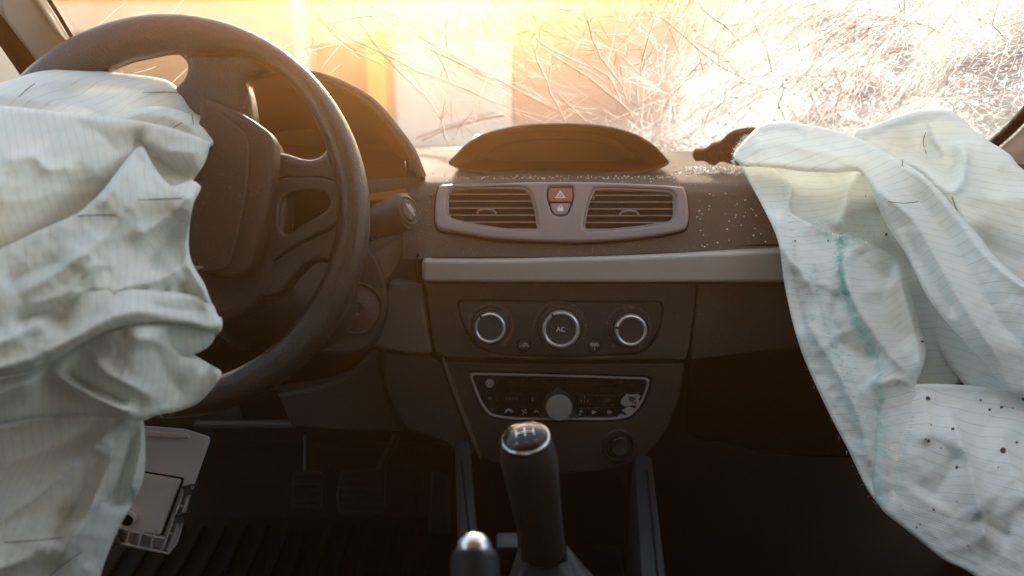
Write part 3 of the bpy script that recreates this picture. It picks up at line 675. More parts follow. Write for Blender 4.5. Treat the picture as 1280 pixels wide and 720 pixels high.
def icon(kind, cx, cy, s, mat, parent, pl=None, n=-.0008):
    pl = pl or PC; u_, v_ = pl.uv(cx, cy); a = s * .935 / F
    def L(pts): return [(u_ + x * a, v_ + y * a) for x, y in pts]
    shapes = {
     'car': [L([(-1, -.35), (-.9, .1), (-.45, .2), (-.15, .62), (.5, .62), (.8, .15), (1, .05), (1, -.35), (.7, -.35), (.6, -.1), (.35, -.1), (.25, -.35), (-.3, -.35), (-.4, -.1), (-.65, -.1), (-.75, -.35)])],
     'screen': [L([(-1, .1), (-.8, .7), (.8, .7), (1, .1), (.6, .1), (.6, -.1), (.35, -.1), (.35, .1), (.1, .1), (.1, -.7), (-.1, -.7), (-.1, .1), (-.4, .1), (-.4, -.2), (-.6, -.2), (-.6, .1)])],
     'person': [L([(-.9, -.6), (-.5, -.2), (-.6, .5), (-.1, .7), (.1, .1), (.7, 0), (.9, -.6), (.5, -.5), (.4, -.3), (-.1, -.4), (-.4, -.7)])],
     'fan': [L([(0, 0), (.2, .9), (.7, .6), (0, 0), (.9, -.2), (.6, -.7), (0, 0), (-.2, -.9), (-.7, -.6), (0, 0), (-.9, .2), (-.6, .7)])],
     'tri': [L([(-.6, .6), (.8, 0), (-.6, -.6)])],
     'up': [L([(-.8, -.3), (0, .6), (.8, -.3)]), L([(-.8, -.65), (-.8, -.45), (.8, -.45), (.8, -.65)])],
     'phone': [L([(-1, -.5), (-.8, .2), (0, .55), (.8, .2), (1, -.5), (.5, -.5), (.4, -.1), (-.4, -.1), (-.5, -.5)])],
     'note': [L([(-.2, -.7), (.2, -.5), (.2, .3), (.7, .1), (.7, .4), (0, .8), (0, -.3), (-.3, -.3)])],
     'bar': [L([(-.15, -.7), (.15, -.7), (.15, .7), (-.15, .7)])],
    }[kind]
    out_ = None
    me = plate_mesh(shapes, .0004, .00005, 0); me.transform(pl.mat(0, 0, n)); me.name = 'symbol'
    return link('symbol', me, mat, parent)
bl = []
for cx, cy, kd in ((655, 431, 'car'), (743, 432, 'screen')):
    u_, v_ = PC.uv(cx, cy); b_ = lathe('round_button', PC, u_, v_, [(.0085, -.003), (.0085, .0005), (.0078, .0012), (.0072, .0006), (.0070, .0016), (0, .0022)], M['black'], dash)
    icon(kd, cx, cy + .5, 6.5, M['print'], b_, n=.0021)
for cx, cy, kd, s in ((812, 405, 'person', 4), (801, 433, 'person', 4.5), (767, 432, 'person', 4), (760, 404, 'person', 4), (790, 386, 'screen', 4), (782, 386, 'car', 3.5), (727, 396, 'fan', 3.5), (630, 431, 'car', 4)):
    icon(kd, cx, cy, s, M['printdim'], clim)
# lower stack with radio
plate('stack_lower', PC, [rounded([(556, 452), (640, 456), (760, 456), (857, 455), (850, 500), (836, 535), (812, 568), (780, 585), (740, 592), (690, 592), (640, 586), (612, 578), (596, 570), (586, 550), (566, 486)], [3, 30, 60, 4, 14, 14, 14, 14, 20, 20, 20, 10, 8, 14, 14]),
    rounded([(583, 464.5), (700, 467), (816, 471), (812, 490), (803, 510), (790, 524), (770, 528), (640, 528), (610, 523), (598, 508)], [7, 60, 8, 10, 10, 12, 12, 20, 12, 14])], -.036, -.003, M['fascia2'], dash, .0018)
plate('stack_edge_line', PC, [smoothloop([(553, 452), (557, 452), (575, 500), (600, 566), (596, 568), (571, 505)], 4)], -.006, -.002, M['flank'], dash, .0006)
radio = plate('radio', PC, [rounded([(584.5, 466), (700, 468.5), (814, 472.5), (810, 490), (801.5, 509), (789, 522.5), (769, 526.2), (640, 526.2), (611, 521.5), (599.5, 507)], [7, 60, 8, 10, 10, 12, 12, 20, 12, 14])], -.02, -.0045, M['gloss'], dash, .001)
ro = rounded([(585, 466.5), (700, 469), (813.5, 473), (809.5, 490), (801, 508.5), (788.5, 522), (768.5, 525.7), (640, 525.7), (611.5, 521), (600, 506.5)], [7, 60, 8, 10, 10, 12, 12, 20, 12, 14])
RO = [PC.uv(*p) for p in ro]
rc = sum((Vector(p) for p in RO), Vector((0, 0))) / len(RO); hw_ = max(p[0] for p in RO) - rc.x; hh_ = (max(p[1] for p in RO) - min(p[1] for p in RO)) / 2
rcy = (max(p[1] for p in RO) + min(p[1] for p in RO)) / 2
plate('radio_frame', PC, [RO, [(rc.x + (p[0] - rc.x) * (1 - .0030 / hw_), rcy + (p[1] - rcy) * (1 - .0026 / hh_)) for p in RO]], -.006, -.0010, M['bezel'], radio, .0009, px=False)
plate('knob_bridge', PC, [smoothloop([(675, 524), (680, 515), (684, 500), (698, 486), (713, 500), (717, 515), (722, 524)], 5)], -.0055, -.0022, M['fascia'], radio, .001)
u_, v_ = PC.uv(698, 507)
vk = lathe('volume_knob', PC, u_, v_, [(.0178, -.006), (.0178, -.001), (.0170, .0), (.0162, -.001), (.0158, .010), (.0150, .0112), (0, .0115)], M['fascia'], radio)
lathe('knob_face', PC, u_, v_, [(.0158, .0085), (.0154, .0112), (.0145, .0120), (0, .0122)], M['worn'], vk)
u_, v_ = PC.uv(612, 480); lathe('round_radio_button', PC, u_, v_, [(.0052, -.005), (.0050, -.0022), (.0044, -.0016), (0, -.0016)], M['worn'], radio)
plate('disc_slot', PC, [rounded([(633, 479), (770, 482), (770, 486), (633, 483)], 2)], -.0048, -.0040, M['matt'], radio, .0002)
def rbtn(x0, x1, y0, y1): return plate('radio_button', PC, [rounded([(x0, y0), (x1, y0 + (x1 - x0) * .01), (x1, y1), (x0, y1)], 2.5)], -.0050, -.0034, M['gloss'], radio, .0006)
NB = -.0034
for (x0, x1, y0, y1, ic) in [(602, 622, 492, 504, 'up'), (625, 654, 493, 505, 'txt'), (657, 674, 494, 506, 'bar'), (608, 624, 508, 518, 'txt2'), (626, 646, 508, 520, 'phone'), (648, 663, 509, 522, 'fan'), (665, 676, 510, 521, 'left'),
                             (722, 740, 494, 506, 'dots'), (743, 775, 495, 507, 'txt'), (719, 731, 511, 523, 'note'), (734, 752, 510, 522, 'tri'), (755, 770, 510, 522, 'tri')]:
    b_ = rbtn(x0, x1, y0, y1); cx, cy = (x0 + x1) / 2, (y0 + y1) / 2
    if ic == 'txt': text('lettering', 'RADIO' if x0 < 700 else 'CD', .0052, PC.mat(*PC.uv(cx, cy), NB + .0003), M['printdim'], b_)
    elif ic == 'txt2': text('lettering', 'SRC', .0045, PC.mat(*PC.uv(cx, cy), NB + .0003), M['printdim'], b_)
    elif ic == 'dots': [icon('bar', cx + dx, cy + dy, 2, M['print'], b_, n=NB) for dx, dy in ((-4, 2), (0, -3), (4, 2), (0, 2.5))]
    elif ic == 'left': icon('phone', cx, cy, 3.6, M['print'], b_, n=NB)
    else: icon(ic, cx, cy, {'up': 3.5, 'bar': 3.5, 'phone': 5.5, 'fan': 4.5, 'note': 5, 'tri': 5}[ic], M['print'] if ic != 'up' else M['printdim'], b_, n=NB)
# worn, peeled patches at the right of the radio
for pts in ([(777, 500), (781, 496), (784, 493), (790, 494), (797, 493), (801, 496), (799, 501), (801, 505), (797, 508), (791, 507), (785, 509), (780, 508), (776, 505)], [(782, 511), (787, 509), (793, 511), (796, 514), (791, 518), (786, 519), (781, 516), (777, 514)], [(775, 518), (781, 519), (779, 522), (773, 521)]):
    plate('peeled_patch', PC, [smoothloop(pts, 2)], -.0034, -.0029, M['worn'], radio, .0002)
for pts in ([(786, 498), (789, 496), (795, 498), (793, 502), (788, 503)], [(790, 503), (796, 503), (795, 506)]):
    plate('peel_print', PC, [smoothloop(pts, 2)], -.0029, -.0026, M['fascia2'], radio, .0001)
# cigar lighter
u_, v_ = PC.uv(774, 557)
cl = lathe('lighter_socket', PC, u_, v_, [(.0200, -.005), (.0200, .0), (.0185, .0016), (.0165, .0014), (.0150, -.004), (.0120, -.004), (.0120, .0), (.0112, .005), (.0100, .0062), (.0060, .0050), (0, .0048)], M['black'], dash)
# left flank, right flank, glovebox
plate('left_flank', PC, [rounded([(487, 351), (527, 352), (533, 400), (540, 441), (520, 443.5), (466, 433), (478, 405)], [4, 2, 10, 4, 8, 6, 10])], -.035, .006, M['flank'], dash, .004)
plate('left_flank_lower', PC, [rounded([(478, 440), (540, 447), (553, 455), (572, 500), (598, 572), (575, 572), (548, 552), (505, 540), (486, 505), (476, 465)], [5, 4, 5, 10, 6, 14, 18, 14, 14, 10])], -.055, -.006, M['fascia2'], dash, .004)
plate('right_flank', PC, [rounded([(873, 352.5), (1110, 352.5), (1110, 425), (1000, 434), (900, 446), (865, 450), (866, 430)], [2, 2, 2, 30, 30, 3, 10])], -.035, -.001, M['fascia'], dash, .002)
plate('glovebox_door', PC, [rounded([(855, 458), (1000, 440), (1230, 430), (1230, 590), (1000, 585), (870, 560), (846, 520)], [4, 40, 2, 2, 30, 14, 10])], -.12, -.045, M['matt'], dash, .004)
# knee panel left
plate('knee_panel', PK, [smoothloop([(474, 436), (474, 436), (478, 470), (492, 515), (503, 540), (503, 540), (440, 540), (365, 536), (365, 536), (349, 497), (352, 492), (395, 483), (430, 470), (455, 450)], 5)], -.05, .0, M['fascia'], dash, .005)
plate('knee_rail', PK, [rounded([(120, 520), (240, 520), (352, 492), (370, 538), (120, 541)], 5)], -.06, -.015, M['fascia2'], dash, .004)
plate('tray_opening', PK, [rounded([(290, 496), (350, 490), (362, 528), (300, 530)], 4)], -.0155, -.0135, M['matt'], dash, .0005)
plate('tray_lip', PK, [rounded([(240, 529), (368, 529), (370, 537), (240, 537)], 4)], -.015, -.004, M['flank'], dash, .003)
box('dash_core', (-.32, 1.25, .72), (.62, .42, .26), M['matt'], dash)
box('dash_core', (.36, 1.22, .70), (.66, .36, .30), M['matt'], dash)
# glass crumbs on the pad
bm = bmesh.new()
def crumb(p, s, nrm=Vector((0, -.3, 1))):
    r = bmesh.ops.create_icosphere(bm, subdivisions=0 or 1, radius=s)
    q = Matrix.Rotation(random.uniform(0, 6), 4, 'Z') @ Matrix.Rotation(random.uniform(0, 3), 4, 'X')
    for v in r['verts']:
        v.co = q @ Vector((v.co.x * random.uniform(.6, 1.3), v.co.y * random.uniform(.4, 1), v.co.z * random.uniform(.3, .8))) + p
for k in range(430):
    px = random.choice([random.triangular(535, 960, 880), random.uniform(535, 920)]); f = abs(random.gauss(.40, .07)) if random.random() < .80 else random.uniform(.2, .97)
    f = min(f, .97)
    if 562 < px < 836 and f < .47: f = random.uniform(.455, .50)
    if 540 < px < 862 and .54 < f < .97: continue
    crumb(pad_pt(px, f) + Vector((0, -.0006, .0008)), random.choice([.0003, .0004, .0005, .0007, .0011]) * (1.9 if random.random() < .05 else 1))
for k in range(26):
    px, f = random.uniform(850, 965), random.uniform(.6, .95); crumb(pad_pt(px, f) + Vector((0, -.001, .001)), random.uniform(.0009, .0017))
for k in range(120):     # the heap by the torn flap
    px, f = random.triangular(840, 930, 870), random.uniform(.30, .42); crumb(pad_pt(px, f) + Vector((0, -.001, .001)), random.uniform(.0008, .0022))
crumbs = bm_obj('glass_crumbs', bm, M['crumb'], None, 20)
tag(crumbs, 'white crumbs of broken glass scattered over the dashboard top', 'broken glass', kind='stuff')
# torn flap
P3 = [(866, 196), (868, 189), (880, 188), (889, 181), (900, 178), (912, 168), (930, 163), (948, 161), (956, 166), (946, 180), (936, 190), (930, 207), (914, 206), (902, 203), (892, 208), (880, 203), (870, 203)]
PF = Plane(aty(905, 206, 1.10), R(-8), R(-12))
tf = plate('torn_cover_flap', PF, [smoothloop(P3, 3)], -.012, .0, M['torn'], None, .003)
md = tf.modifiers.new('d', 'DISPLACE'); tx = bpy.data.textures.new('c', 'CLOUDS'); tx.noise_scale = .02; md.texture = tx; md.strength = .004
tag(tf, 'ragged brown flap torn from the dash top beside the passenger airbag', 'torn cover')
# ================================================================== STEERING WHEEL
wheel = empty('steering_wheel', PW.o, 'dark grained steering wheel turned a quarter, airbag cover burst open', 'steering wheel')
CX, CY = 210, 270
def lerp_tab(tab, a):
    a = a % 360
    for (a0, v0), (a1, v1) in zip(tab, tab[1:]):
        if a0 <= a <= a1:
            tt = (a - a0) / (a1 - a0); tt = tt * tt * (3 - 2 * tt); return v0 + (v1 - v0) * tt
    return tab[-1][1]
RIN = [(0, 213), (25, 216), (45, 224), (62, 222), (80, 205), (100, 197), (120, 192), (150, 200), (200, 212), (270, 212), (300, 208), (330, 206), (360, 213)]
bm = bmesh.new(); rings = []
NS = 128
for k in range(NS):
    a = 360 * k / NS; ca, sa = math.cos(R(a)), math.sin(R(a)); ro_, ri_ = 253, lerp_tab(RIN, a)
    o_ = Vector(PW.uv(CX + ro_ * ca, CY - ro_ * sa)); i_ = Vector(PW.uv(CX + ri_ * ca, CY - ri_ * sa)); c_ = (o_ + i_) / 2; hw = (o_ - i_).length / 2; dr = (o_ - i_).normalized()
    ring = []
    for j in range(20):
        b_ = 2 * math.pi * j / 20; q = c_ + dr * hw * math.cos(b_); ring.append(bm.verts.new(PW.at(q.x, q.y, .0155 * math.sin(b_))))
    rings.append(ring)
for k in range(NS):
    a, b_ = rings[k], rings[(k + 1) % NS]
    for j in range(20): bm.faces.new((a[j], a[(j + 1) % 20], b_[(j + 1) % 20], b_[j]))
bmesh.ops.recalc_face_normals(bm, faces=bm.faces)
me_r = bpy.data.meshes.new('r'); bm.to_mesh(me_r); bm.free()
def sp(loops, n0, n1, bev=.006):
    me = plate_mesh([[PW.uv(*p) for p in lp] for lp in loops], n1 - n0, bev, 3); me.transform(PW.mat(0, 0, n0)); return me
sp1 = sp([smoothloop([(205, 45), (222, 66), (230, 76), (227, 94), (216, 106), (206, 130), (200, 200), (310, 200), (315, 150), (311, 118), (306, 98), (318, 90), (340, 84), (330, 60), (260, 35)], 4)], -.030, -.003)
sp2 = sp([smoothloop([(300, 195), (345, 188), (375, 196), (392, 196), (405, 186), (409, 165), (425, 160), (448, 200), (450, 250), (440, 300), (425, 330), (402, 326), (385, 330), (370, 344), (340, 372), (290, 350)], 4),
          smoothloop([(350, 246), (368, 237), (398, 235), (411, 241), (414, 258), (402, 270), (380, 282), (358, 296), (346, 284)], 4)], -.030, -.004)
sp3 = sp([smoothloop([(205, 345), (330, 345), (374, 338), (376, 352), (352, 394), (318, 430), (300, 445), (255, 500), (235, 500), (240, 430), (190, 400)], 4)], -.034, -.012)
sp4 = sp([circ(250, 262, 105, 125)], -.045, -.006)
bm = bmesh.new()
for q in (me_r, sp1, sp2, sp4): bm.from_mesh(q)
bmesh.ops.triangulate(bm, faces=bm.faces)
t_me = bpy.data.meshes.new('t'); bm.to_mesh(t_me); bm.free()
to = bpy.data.objects.new('t', t_me); COL.objects.link(to)
md = to.modifiers.new('r', 'REMESH'); md.mode = 'VOXEL'; md.voxel_size = .0019
md = to.modifiers.new('s', 'SMOOTH'); md.factor = .7; md.iterations = 14
wm = evalmesh(to); bpy.data.objects.remove(to); wm.name = 'wheel_body'
link('wheel_rim', wm, M['wheel'], wheel, None); shade(wm, 180)
# raised bezel with groove round the lower-right opening
ring_o = smoothloop([(348, 224), (375, 221), (405, 222), (422, 230), (430, 246), (428, 268), (414, 284), (390, 296), (360, 312), (336, 326), (334, 300), (340, 250)], 5)
ring_i = smoothloop([(352, 248), (370, 239), (396, 237), (408, 243), (411, 257), (399, 268), (378, 280), (358, 293), (348, 280)], 5)
plate('spoke_bezel', PW, [ring_o, ring_i], -.010, -.0015, M['wheel'], wheel, .003, res=3, smooth=70)
RG = [PW.uv(*p) for p in ring_o]
plate('bezel_groove', PW, [inset(RG, -.0014), inset(RG, .002)], -.006, -.0031, M['matt'], wheel, .0004, px=False)
# hub / burst airbag module
plate('hub_base', PW, [smoothloop([(240, 150), (300, 150), (345, 190), (345, 330), (300, 395), (240, 400), (170, 380), (140, 270), (170, 170)], 4)], -.05, -.001, M['hub'], wheel, .01)
cov = plate('airbag_cover', PW, [rounded([(262, 128), (275, 133), (318, 152), (346, 172), (353, 184), (352, 220), (343, 280), (330, 325), (318, 346), (296, 352), (262, 344), (238, 338), (236, 318), (240, 270), (250, 215), (262, 170)], [3, 8, 30, 14, 8, 20, 40, 14, 16, 16, 20, 6, 14, 40, 40, 30])], .0, .030, M['hub'], wheel, .007, res=4, smooth=65)
plate('cover_flap', PW, [rounded([(270, 136), (310, 166), (326, 184), (324, 240), (312, 300), (300, 338), (276, 344), (240, 336), (238, 310), (242, 262), (256, 200), (266, 160)], [3, 14, 8, 30, 30, 6, 20, 4, 10, 40, 40, 20])], .0285, .0335, M['hub'], wheel, .002, smooth=60)
plate('torn_edge', PW, [smoothloop([(247, 338), (258, 335), (272, 336), (262, 341), (250, 343)], 3)], .029, .034, M['worn'], wheel, .001)
plate('spoke_backing', PW, [smoothloop([(325, 225), (420, 222), (425, 270), (380, 315), (330, 335)], 4)], -.050, -.044, M['matt'], wheel, .001)  # matt plate added so the spoke hole reads dark
plate('spoke_chip', PW, [[(383, 272), (386, 270), (397, 275), (380, 285)]], -.0435, -.042, M['bezel'], wheel, .0003)
# column, stalk, ignition
col = empty('steering_column', PW.at(.05, 0, -.12), 'dark steering column shroud with key lock, behind the wheel', 'steering column')
rows = []
for n_, s_ in ((-.045, .55), (-.06, .66), (-.11, .90), (-.16, 1.02), (-.24, 1.05)):
    cx_, cy_ = PW.uv(292, 300)
    rows.append([PW.at(cx_ + .078 * s_ * max(-1, min(1, 1.15 * math.cos(a))), cy_ - .02 + .085 * s_ * max(-1, min(1, 1.15 * math.sin(a))), n_) for a in np.linspace(0, 2 * math.pi, 40, endpoint=False)])
rows.insert(0, [PW.at(cx_, cy_ - .02, -.045)] * 40)
loft('shroud', rows, M['fascia'], col, 60, closed=True)
PG = Plane(aty(446, 385, .90), R(20), R(14))
plate('lock_housing', PG, [smoothloop([(452, 300), (470, 318), (482, 345), (486, 385), (476, 420), (455, 440), (425, 445), (395, 440), (380, 400), (400, 330), (430, 300)], 4)], -.06, .0, M['fascia2'], col, .006)
u_, v_ = PG.uv(446, 386)
def L2(nm, pr, mt, par, su=1): 
    o = lathe(nm, PG, u_, v_, pr, mt, par); return o
sw = L2('ignition_switch', [(.0300, -.002), (.0300, .003), (.0285, .0045), (.0265, .0035), (.0255, .002), (.0200, .003), (.0140, .0065), (.0070, .007), (.0062, .003), (0, .003)], M['hub'], col)
box('key_slot', (0, 0, .0035), (.0022, .0095, .002), M['chrome'], sw, PG.mat(u_ - .001, v_) @ Matrix.Rotation(R(-20), 4, 'Z'), .0003)
lathe('slot_rim', PG, u_, v_, [(.0064, .0055), (.0060, .0072), (.0052, .0066)], M['chrome'], sw)
st = empty('indicator_stalk', atd(440, 280, .93), 'dark control stalk with round end cap, between wheel and vents', 'stalk')
pA, pB = atd(425, 296, .945), atd(509, 264, .895)
axis = (pB - pA).normalized(); up_ = (UP - axis * UP.dot(axis)).normalized(); sd_ = axis.cross(up_)
def strow(f, ru, rs, off=0): 
    c_ = pA + (pB - pA) * f
    return [c_ + up_ * (ru * max(-.93, min(.93, math.sin(a))) + off) + sd_ * rs * math.cos(a) for a in np.linspace(0, 2 * math.pi, 32, endpoint=False)]
loft('stalk_arm', [strow(f, ru, rs) for f, ru, rs in ((-.6, .010, .008), (.0, .0145, .011), (.28, .0155, .012), (.30, .0165, .013), (.335, .0165, .013), (.34, .0158, .012), (.37, .0158, .012), (.375, .0172, .0135), (.60, .0178, .014), (.63, .0195, .0155), (.97, .0215, .0165), (1.0, .0208, .016), (1.01, .019, .0145), (1.01, .0001, .0001))], M['fascia'], st, 40, closed=True)
PS = Plane(pB + axis * .001, 0); PS.n = axis; PS.u = sd_ * -1; PS.v = up_
cap = lathe('end_cap', PS, 0, 0, [(.0168, -.002), (.0168, .001), (.0150, .0022), (.0135, .0008), (.0125, .0008), (.0105, .0028), (0, .0032)], M['hub'], st)
box('cap_mark', (0, 0, .0034), (.0165, .0035, .0008), M['print'], cap, PS.mat() @ Matrix.Rotation(R(-50), 4, 'Z'), .0002)
box('cap_mark', (0, 0, .0032), (.010, .008, .0004), M['bezel'], cap, PS.mat(.001, .001) @ Matrix.Rotation(R(-50), 4, 'Z'), .0002)
for k in range(3): box('ridge_mark', (0, 0, 0), (.0006, .009, .001), M['print'], st, Matrix.Translation(pA + (pB - pA) * (.05 + .10 * k) - FW * .0125 + UP * .004) @ Matrix.Rotation(-PITCH, 4, 'X') @ Matrix.Rotation(R(18), 4, 'Y'), .0002)

# ================================================================== CENTRE CONSOLE, LEVERS, PEDALS
con = empty('centre_console', (.05, .7, .3), 'low dark centre console with slate side rails under the radio', 'centre console')
def railbox(name, A_, B_, wd, hh, mat, parent):
    A_, B_ = Vector(A_), Vector(B_); rows = []
    for p in (A_, (A_ + B_) / 2, B_):
        rows.append([p + Vector((x * wd / 2, 0, z)) for x, z in ((-1, -hh), (-1, -.006), (-.8, -.001), (-.3, 0), (.3, 0), (.8, -.001), (1, -.006), (1, -hh))])
    return loft(name, rows, mat, parent, 50)
railbox('side_rail', atd(578, 552, .95), atd(592, 760, .62), .017, .16, M['rail'], con)
railbox('side_rail', atd(803, 570, .97), atd(822, 780, .62), .022, .16, M['rail'], con)
box('tunnel_floor', (.04, .62, .40), (.20, .62, .12), M['matt'], con, None, .01)
for k, (xa, xb) in enumerate([((577, 575), (594, 740)), ((809, 590), (824, 740))]):
    tube('rail_groove', [atd(*xa, .855), atd(*xb, .64)], .0012, M['matt'], con)
box('switch_block', atd(634, 692, .70), (.018, .02, .028), M['rail'], con, None, .002)
# gear lever
gl_ = empty('gear_lever', atd(700, 760, .64), 'black leather gear lever with glossy shift pattern cap', 'gear lever')
gA, gB = atd(680, 690, .655), atd(657, 548, .60)
ax = (gB - gA).normalized(); PGk = Plane(gA, 0); PGk.n = ax; PGk.v = (FW - ax * FW.dot(ax)).normalized() ; PGk.u = PGk.v.cross(ax).normalized()
H = (gB - gA).length
prof = [(0, -.004), (.0125, -.003), (.0165, 0), (.0168, .006), (.0172, .02), (.0185, .045), (.0200, .065), (.0203, .072), (.0196, .080), (.0178, .0865), (.0166, .0895)]
sc_ = H / .0895
lathe('grip', PGk, 0, 0, [(r, h_ * sc_) for r, h_ in prof], M['leather'], gl_, 40, smooth=80)
capt = lathe('shift_cap', PGk, 0, 0, [(.0170, H - .002), (.0162, H + .0015), (.0140, H + .0034), (.0085, H + .0052), (0, H + .0058)], M['gloss'], gl_, 40, smooth=80)
lathe('chrome_ring', PGk, 0, 0, [(.0172, H - .0022), (.0176, H - .0005), (.0168, H + .0012), (.0158, H + .0012)], M['chrome'], gl_, 48, smooth=80)
def capz(x, y): r_ = math.hypot(x, y) / .0162; return H + .0060 - .0042 * r_ ** 1.7
TP = Plane(PGk.o, 0); TP.n = PGk.n; TP.u = -PGk.u if PGk.u.x < 0 else PGk.u; TP.v = TP.n.cross(TP.u)
def capline(x0, y0, x1, y1): tube('pattern_line', [TP.at(x0 + (x1 - x0) * k / 6, y0 + (y1 - y0) * k / 6, capz(x0 + (x1 - x0) * k / 6, y0 + (y1 - y0) * k / 6)) for k in range(7)], .00042, M['chrome'], capt, 6)
for x in (-.0062, 0, .0062): capline(x, -.0045, x, .0045)
capline(-.0062, 0, .0062, 0)
for s_, x, y in (('1', -.0062, .0072), ('3', 0, .0082), ('5', .0062, .0072), ('2', -.0062, -.0075), ('4', 0, -.0085), ('R', .0062, -.0075)):
    text('pattern_mark', s_, .0052, TP.mat(x, y, capz(x, y)) , M['chrome'], capt)
# boot
bb = []
for k, (f, ru, rv) in enumerate([(0, .0175, .0165), (.08, .0205, .019), (.16, .024, .021), (.5, .034, .032), (1, .05, .05)]):
    c_ = gA + (atd(702, 800, .60) - gA) * f
    bb.append([c_ + Vector((math.copysign(abs(math.cos(a)) ** .55, math.cos(a)) * ru, math.copysign(abs(math.sin(a)) ** .55, math.sin(a)) * rv, .0015 * math.sin(5 * a + k))) for a in np.linspace(0, 2 * math.pi, 40, endpoint=False)])
loft('boot', bb, M['rail'], gl_, 50, closed=True)
# handbrake
hbk = empty('handbrake', atd(598, 800, .5), 'slate handbrake grip with chrome push button at the bottom edge', 'handbrake')
hA, hB = atd(600, 900, .475), atd(593, 688, .505); ax = (hB - hA).normalized(); PB = Plane(hA, 0); PB.n = ax; PB.u = RT.copy(); PB.v = PB.n.cross(PB.u)
H2 = (hB - hA).length
lathe('brake_grip', PB, 0, 0, [(0, -.01), (.0150, -.008), (.0150, H2 * .5), (.0140, H2 - .004), (.0128, H2), (.0105, H2 + .0005)], M['rail'], hbk, 40, smooth=60)
lathe('push_button', PB, 0, 0, [(.0106, H2 - .004), (.0106, H2 + .0005), (.0098, H2 + .0050), (.0070, H2 + .0088), (.0035, H2 + .0104), (0, H2 + .0108)], M['chrome'], hbk, 40, smooth=80)
# pedals
def pedal(pts, Y, tilt, label, nr, vert=False, stem=None):
    pl = Plane(aty(*pts[0], Y), R(tilt)); root = empty('pedal', pl.px(*pts[0]), label, 'pedal', 'foot pedals')
    L = [pl.uv(*p) for p in pts]; plate('pad', pl, [rounded(L, .006)], -.012, 0, M['pedal'], root, .002, px=False)
    x0, x1 = min(p[0] for p in L), max(p[0] for p in L); y0, y1 = min(p[1] for p in L), max(p[1] for p in L)
    for k in range(nr):
        q = (k + .6) / nr
        if vert: box('rib', (x0 + (x1 - x0) * q, (y0 + y1) / 2, .001), (.0035, (y1 - y0) * .86, .004), M['pedal'], root, pl.mat(), .0008)
        else: box('rib', ((x0 + x1) / 2, y0 + (y1 - y0) * q, .001), ((x1 - x0) * .86, .0035, .004), M['pedal'], root, pl.mat(), .0008)
    if stem: tube('arm', [aty(*stem[0], Y + .10), aty(*stem[1], Y + .03)], .006, M['pedal'], root)
pedal([(366, 590), (402, 590), (400, 638), (364, 638)], 1.12, 30, 'leftmost pedal, dim ribbed clutch pad in the dark footwell', 7, stem=((384, 545), (384, 600)))
pedal([(428, 588), (482, 586), (478, 640), (462, 646), (424, 644), (420, 620)], 1.10, 30, 'broad ribbed brake pedal between the clutch and accelerator', 6, stem=((496, 545), (468, 600)))
pedal([(540, 588), (562, 600), (562, 668), (535, 668)], 1.05, 35, 'narrow upright accelerator pedal with lengthwise ribs beside the console', 3, True)
mat_ = empty('floor_mat', (-.35, .95, .31), 'black ribbed floor mat barely visible below the pedals', 'floor mat')
box('mat_sheet', (-.38, .88, .312), (.50, .62, .01), M['rubber'], mat_, None, .003)
for k in range(14): box('mat_rib', (-.60 + .034 * k, .88, .319), (.010, .56, .006), M['rubber'], mat_, None, .002)
# ================================================================== FALLEN TRIM PANEL
fp = empty('fallen_trim_panel', atd(200, 690, .82), 'grey inner plastic panel hanging loose beside the driver airbag', 'trim panel')
PP = Plane(atd(200, 610, .80), R(28), R(10))
plate('panel_sheet', PP, [rounded([(120, 536), (176, 538), (178, 532), (230, 536), (262, 546), (262, 552), (236, 625), (222, 680), (210, 694), (160, 684), (100, 672)], [3, 2, 2, 4, 5, 5, 20, 8, 5, 10, 3])], -.003, .0, M['greyplastic'], fp, .0012)
plate('top_ledge', PP, [rounded([(120, 534), (236, 542), (238, 548), (120, 544)], 2)], 0, .004, M['greyplastic'], fp, .001)
plate('inner_plate', PP, [rounded([(120, 586), (176, 590), (228, 599), (202, 668), (165, 662), (110, 655)], 3), circ(161, 648, 10.5, 9, 24)], .001, .006, M['greyplastic'], fp, .001)
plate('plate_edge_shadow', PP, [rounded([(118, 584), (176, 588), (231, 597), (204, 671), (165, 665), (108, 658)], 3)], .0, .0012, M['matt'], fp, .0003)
plate('round_socket', PP, [circ(162, 647, 12.5, 10.5, 28), circ(161, 649, 9.5, 7.5, 28)], .004, .012, M['greyplastic'], fp, .001)
plate('socket_hole', PP, [circ(161, 649, 9.6, 7.6, 24)], .004, .0045, M['matt'], fp, .0002)
def rib(a, b_, w_=1.6, h_=.010):
    a, b_ = Vector(PP.uv(*a)), Vector(PP.uv(*b_)); d = b_ - a; n_ = Vector((-d.y, d.x)).normalized() * w_ * .0004
    plate('stiffening_rib', PP, [[a - n_, b_ - n_, b_ + n_, a + n_]], 0, h_, M['greyplastic'], fp, .0003, px=False)
rib((140, 656), (210, 672)); rib((150, 676), (214, 690)); rib((236, 604), (206, 686)); rib((243, 606), (212, 690))
for x in (148, 164, 180, 195): rib((x + 2, 662), (x - 4, 680 if x < 190 else 684))
for y in (612, 630, 648, 664): rib((236 - (y - 600) * .36, y), (246 - (y - 600) * .36, y + 2))
for cx, cy in ((238, 610), (229, 645), (150, 671)):
    c = plate('clip', PP, [rounded([(cx - 7, cy - 4), (cx + 2, cy - 5), (cx + 6, cy + 6), (cx - 4, cy + 8)], 2)], .0, .013, M['black'], fp, .001)
    tube('clip_tang', [PP.px(cx - 6, cy - 2, .012), PP.px(cx + 3, cy - 5, .016), PP.px(cx + 12, cy - 6, .014)], .0012, M['black'], c)
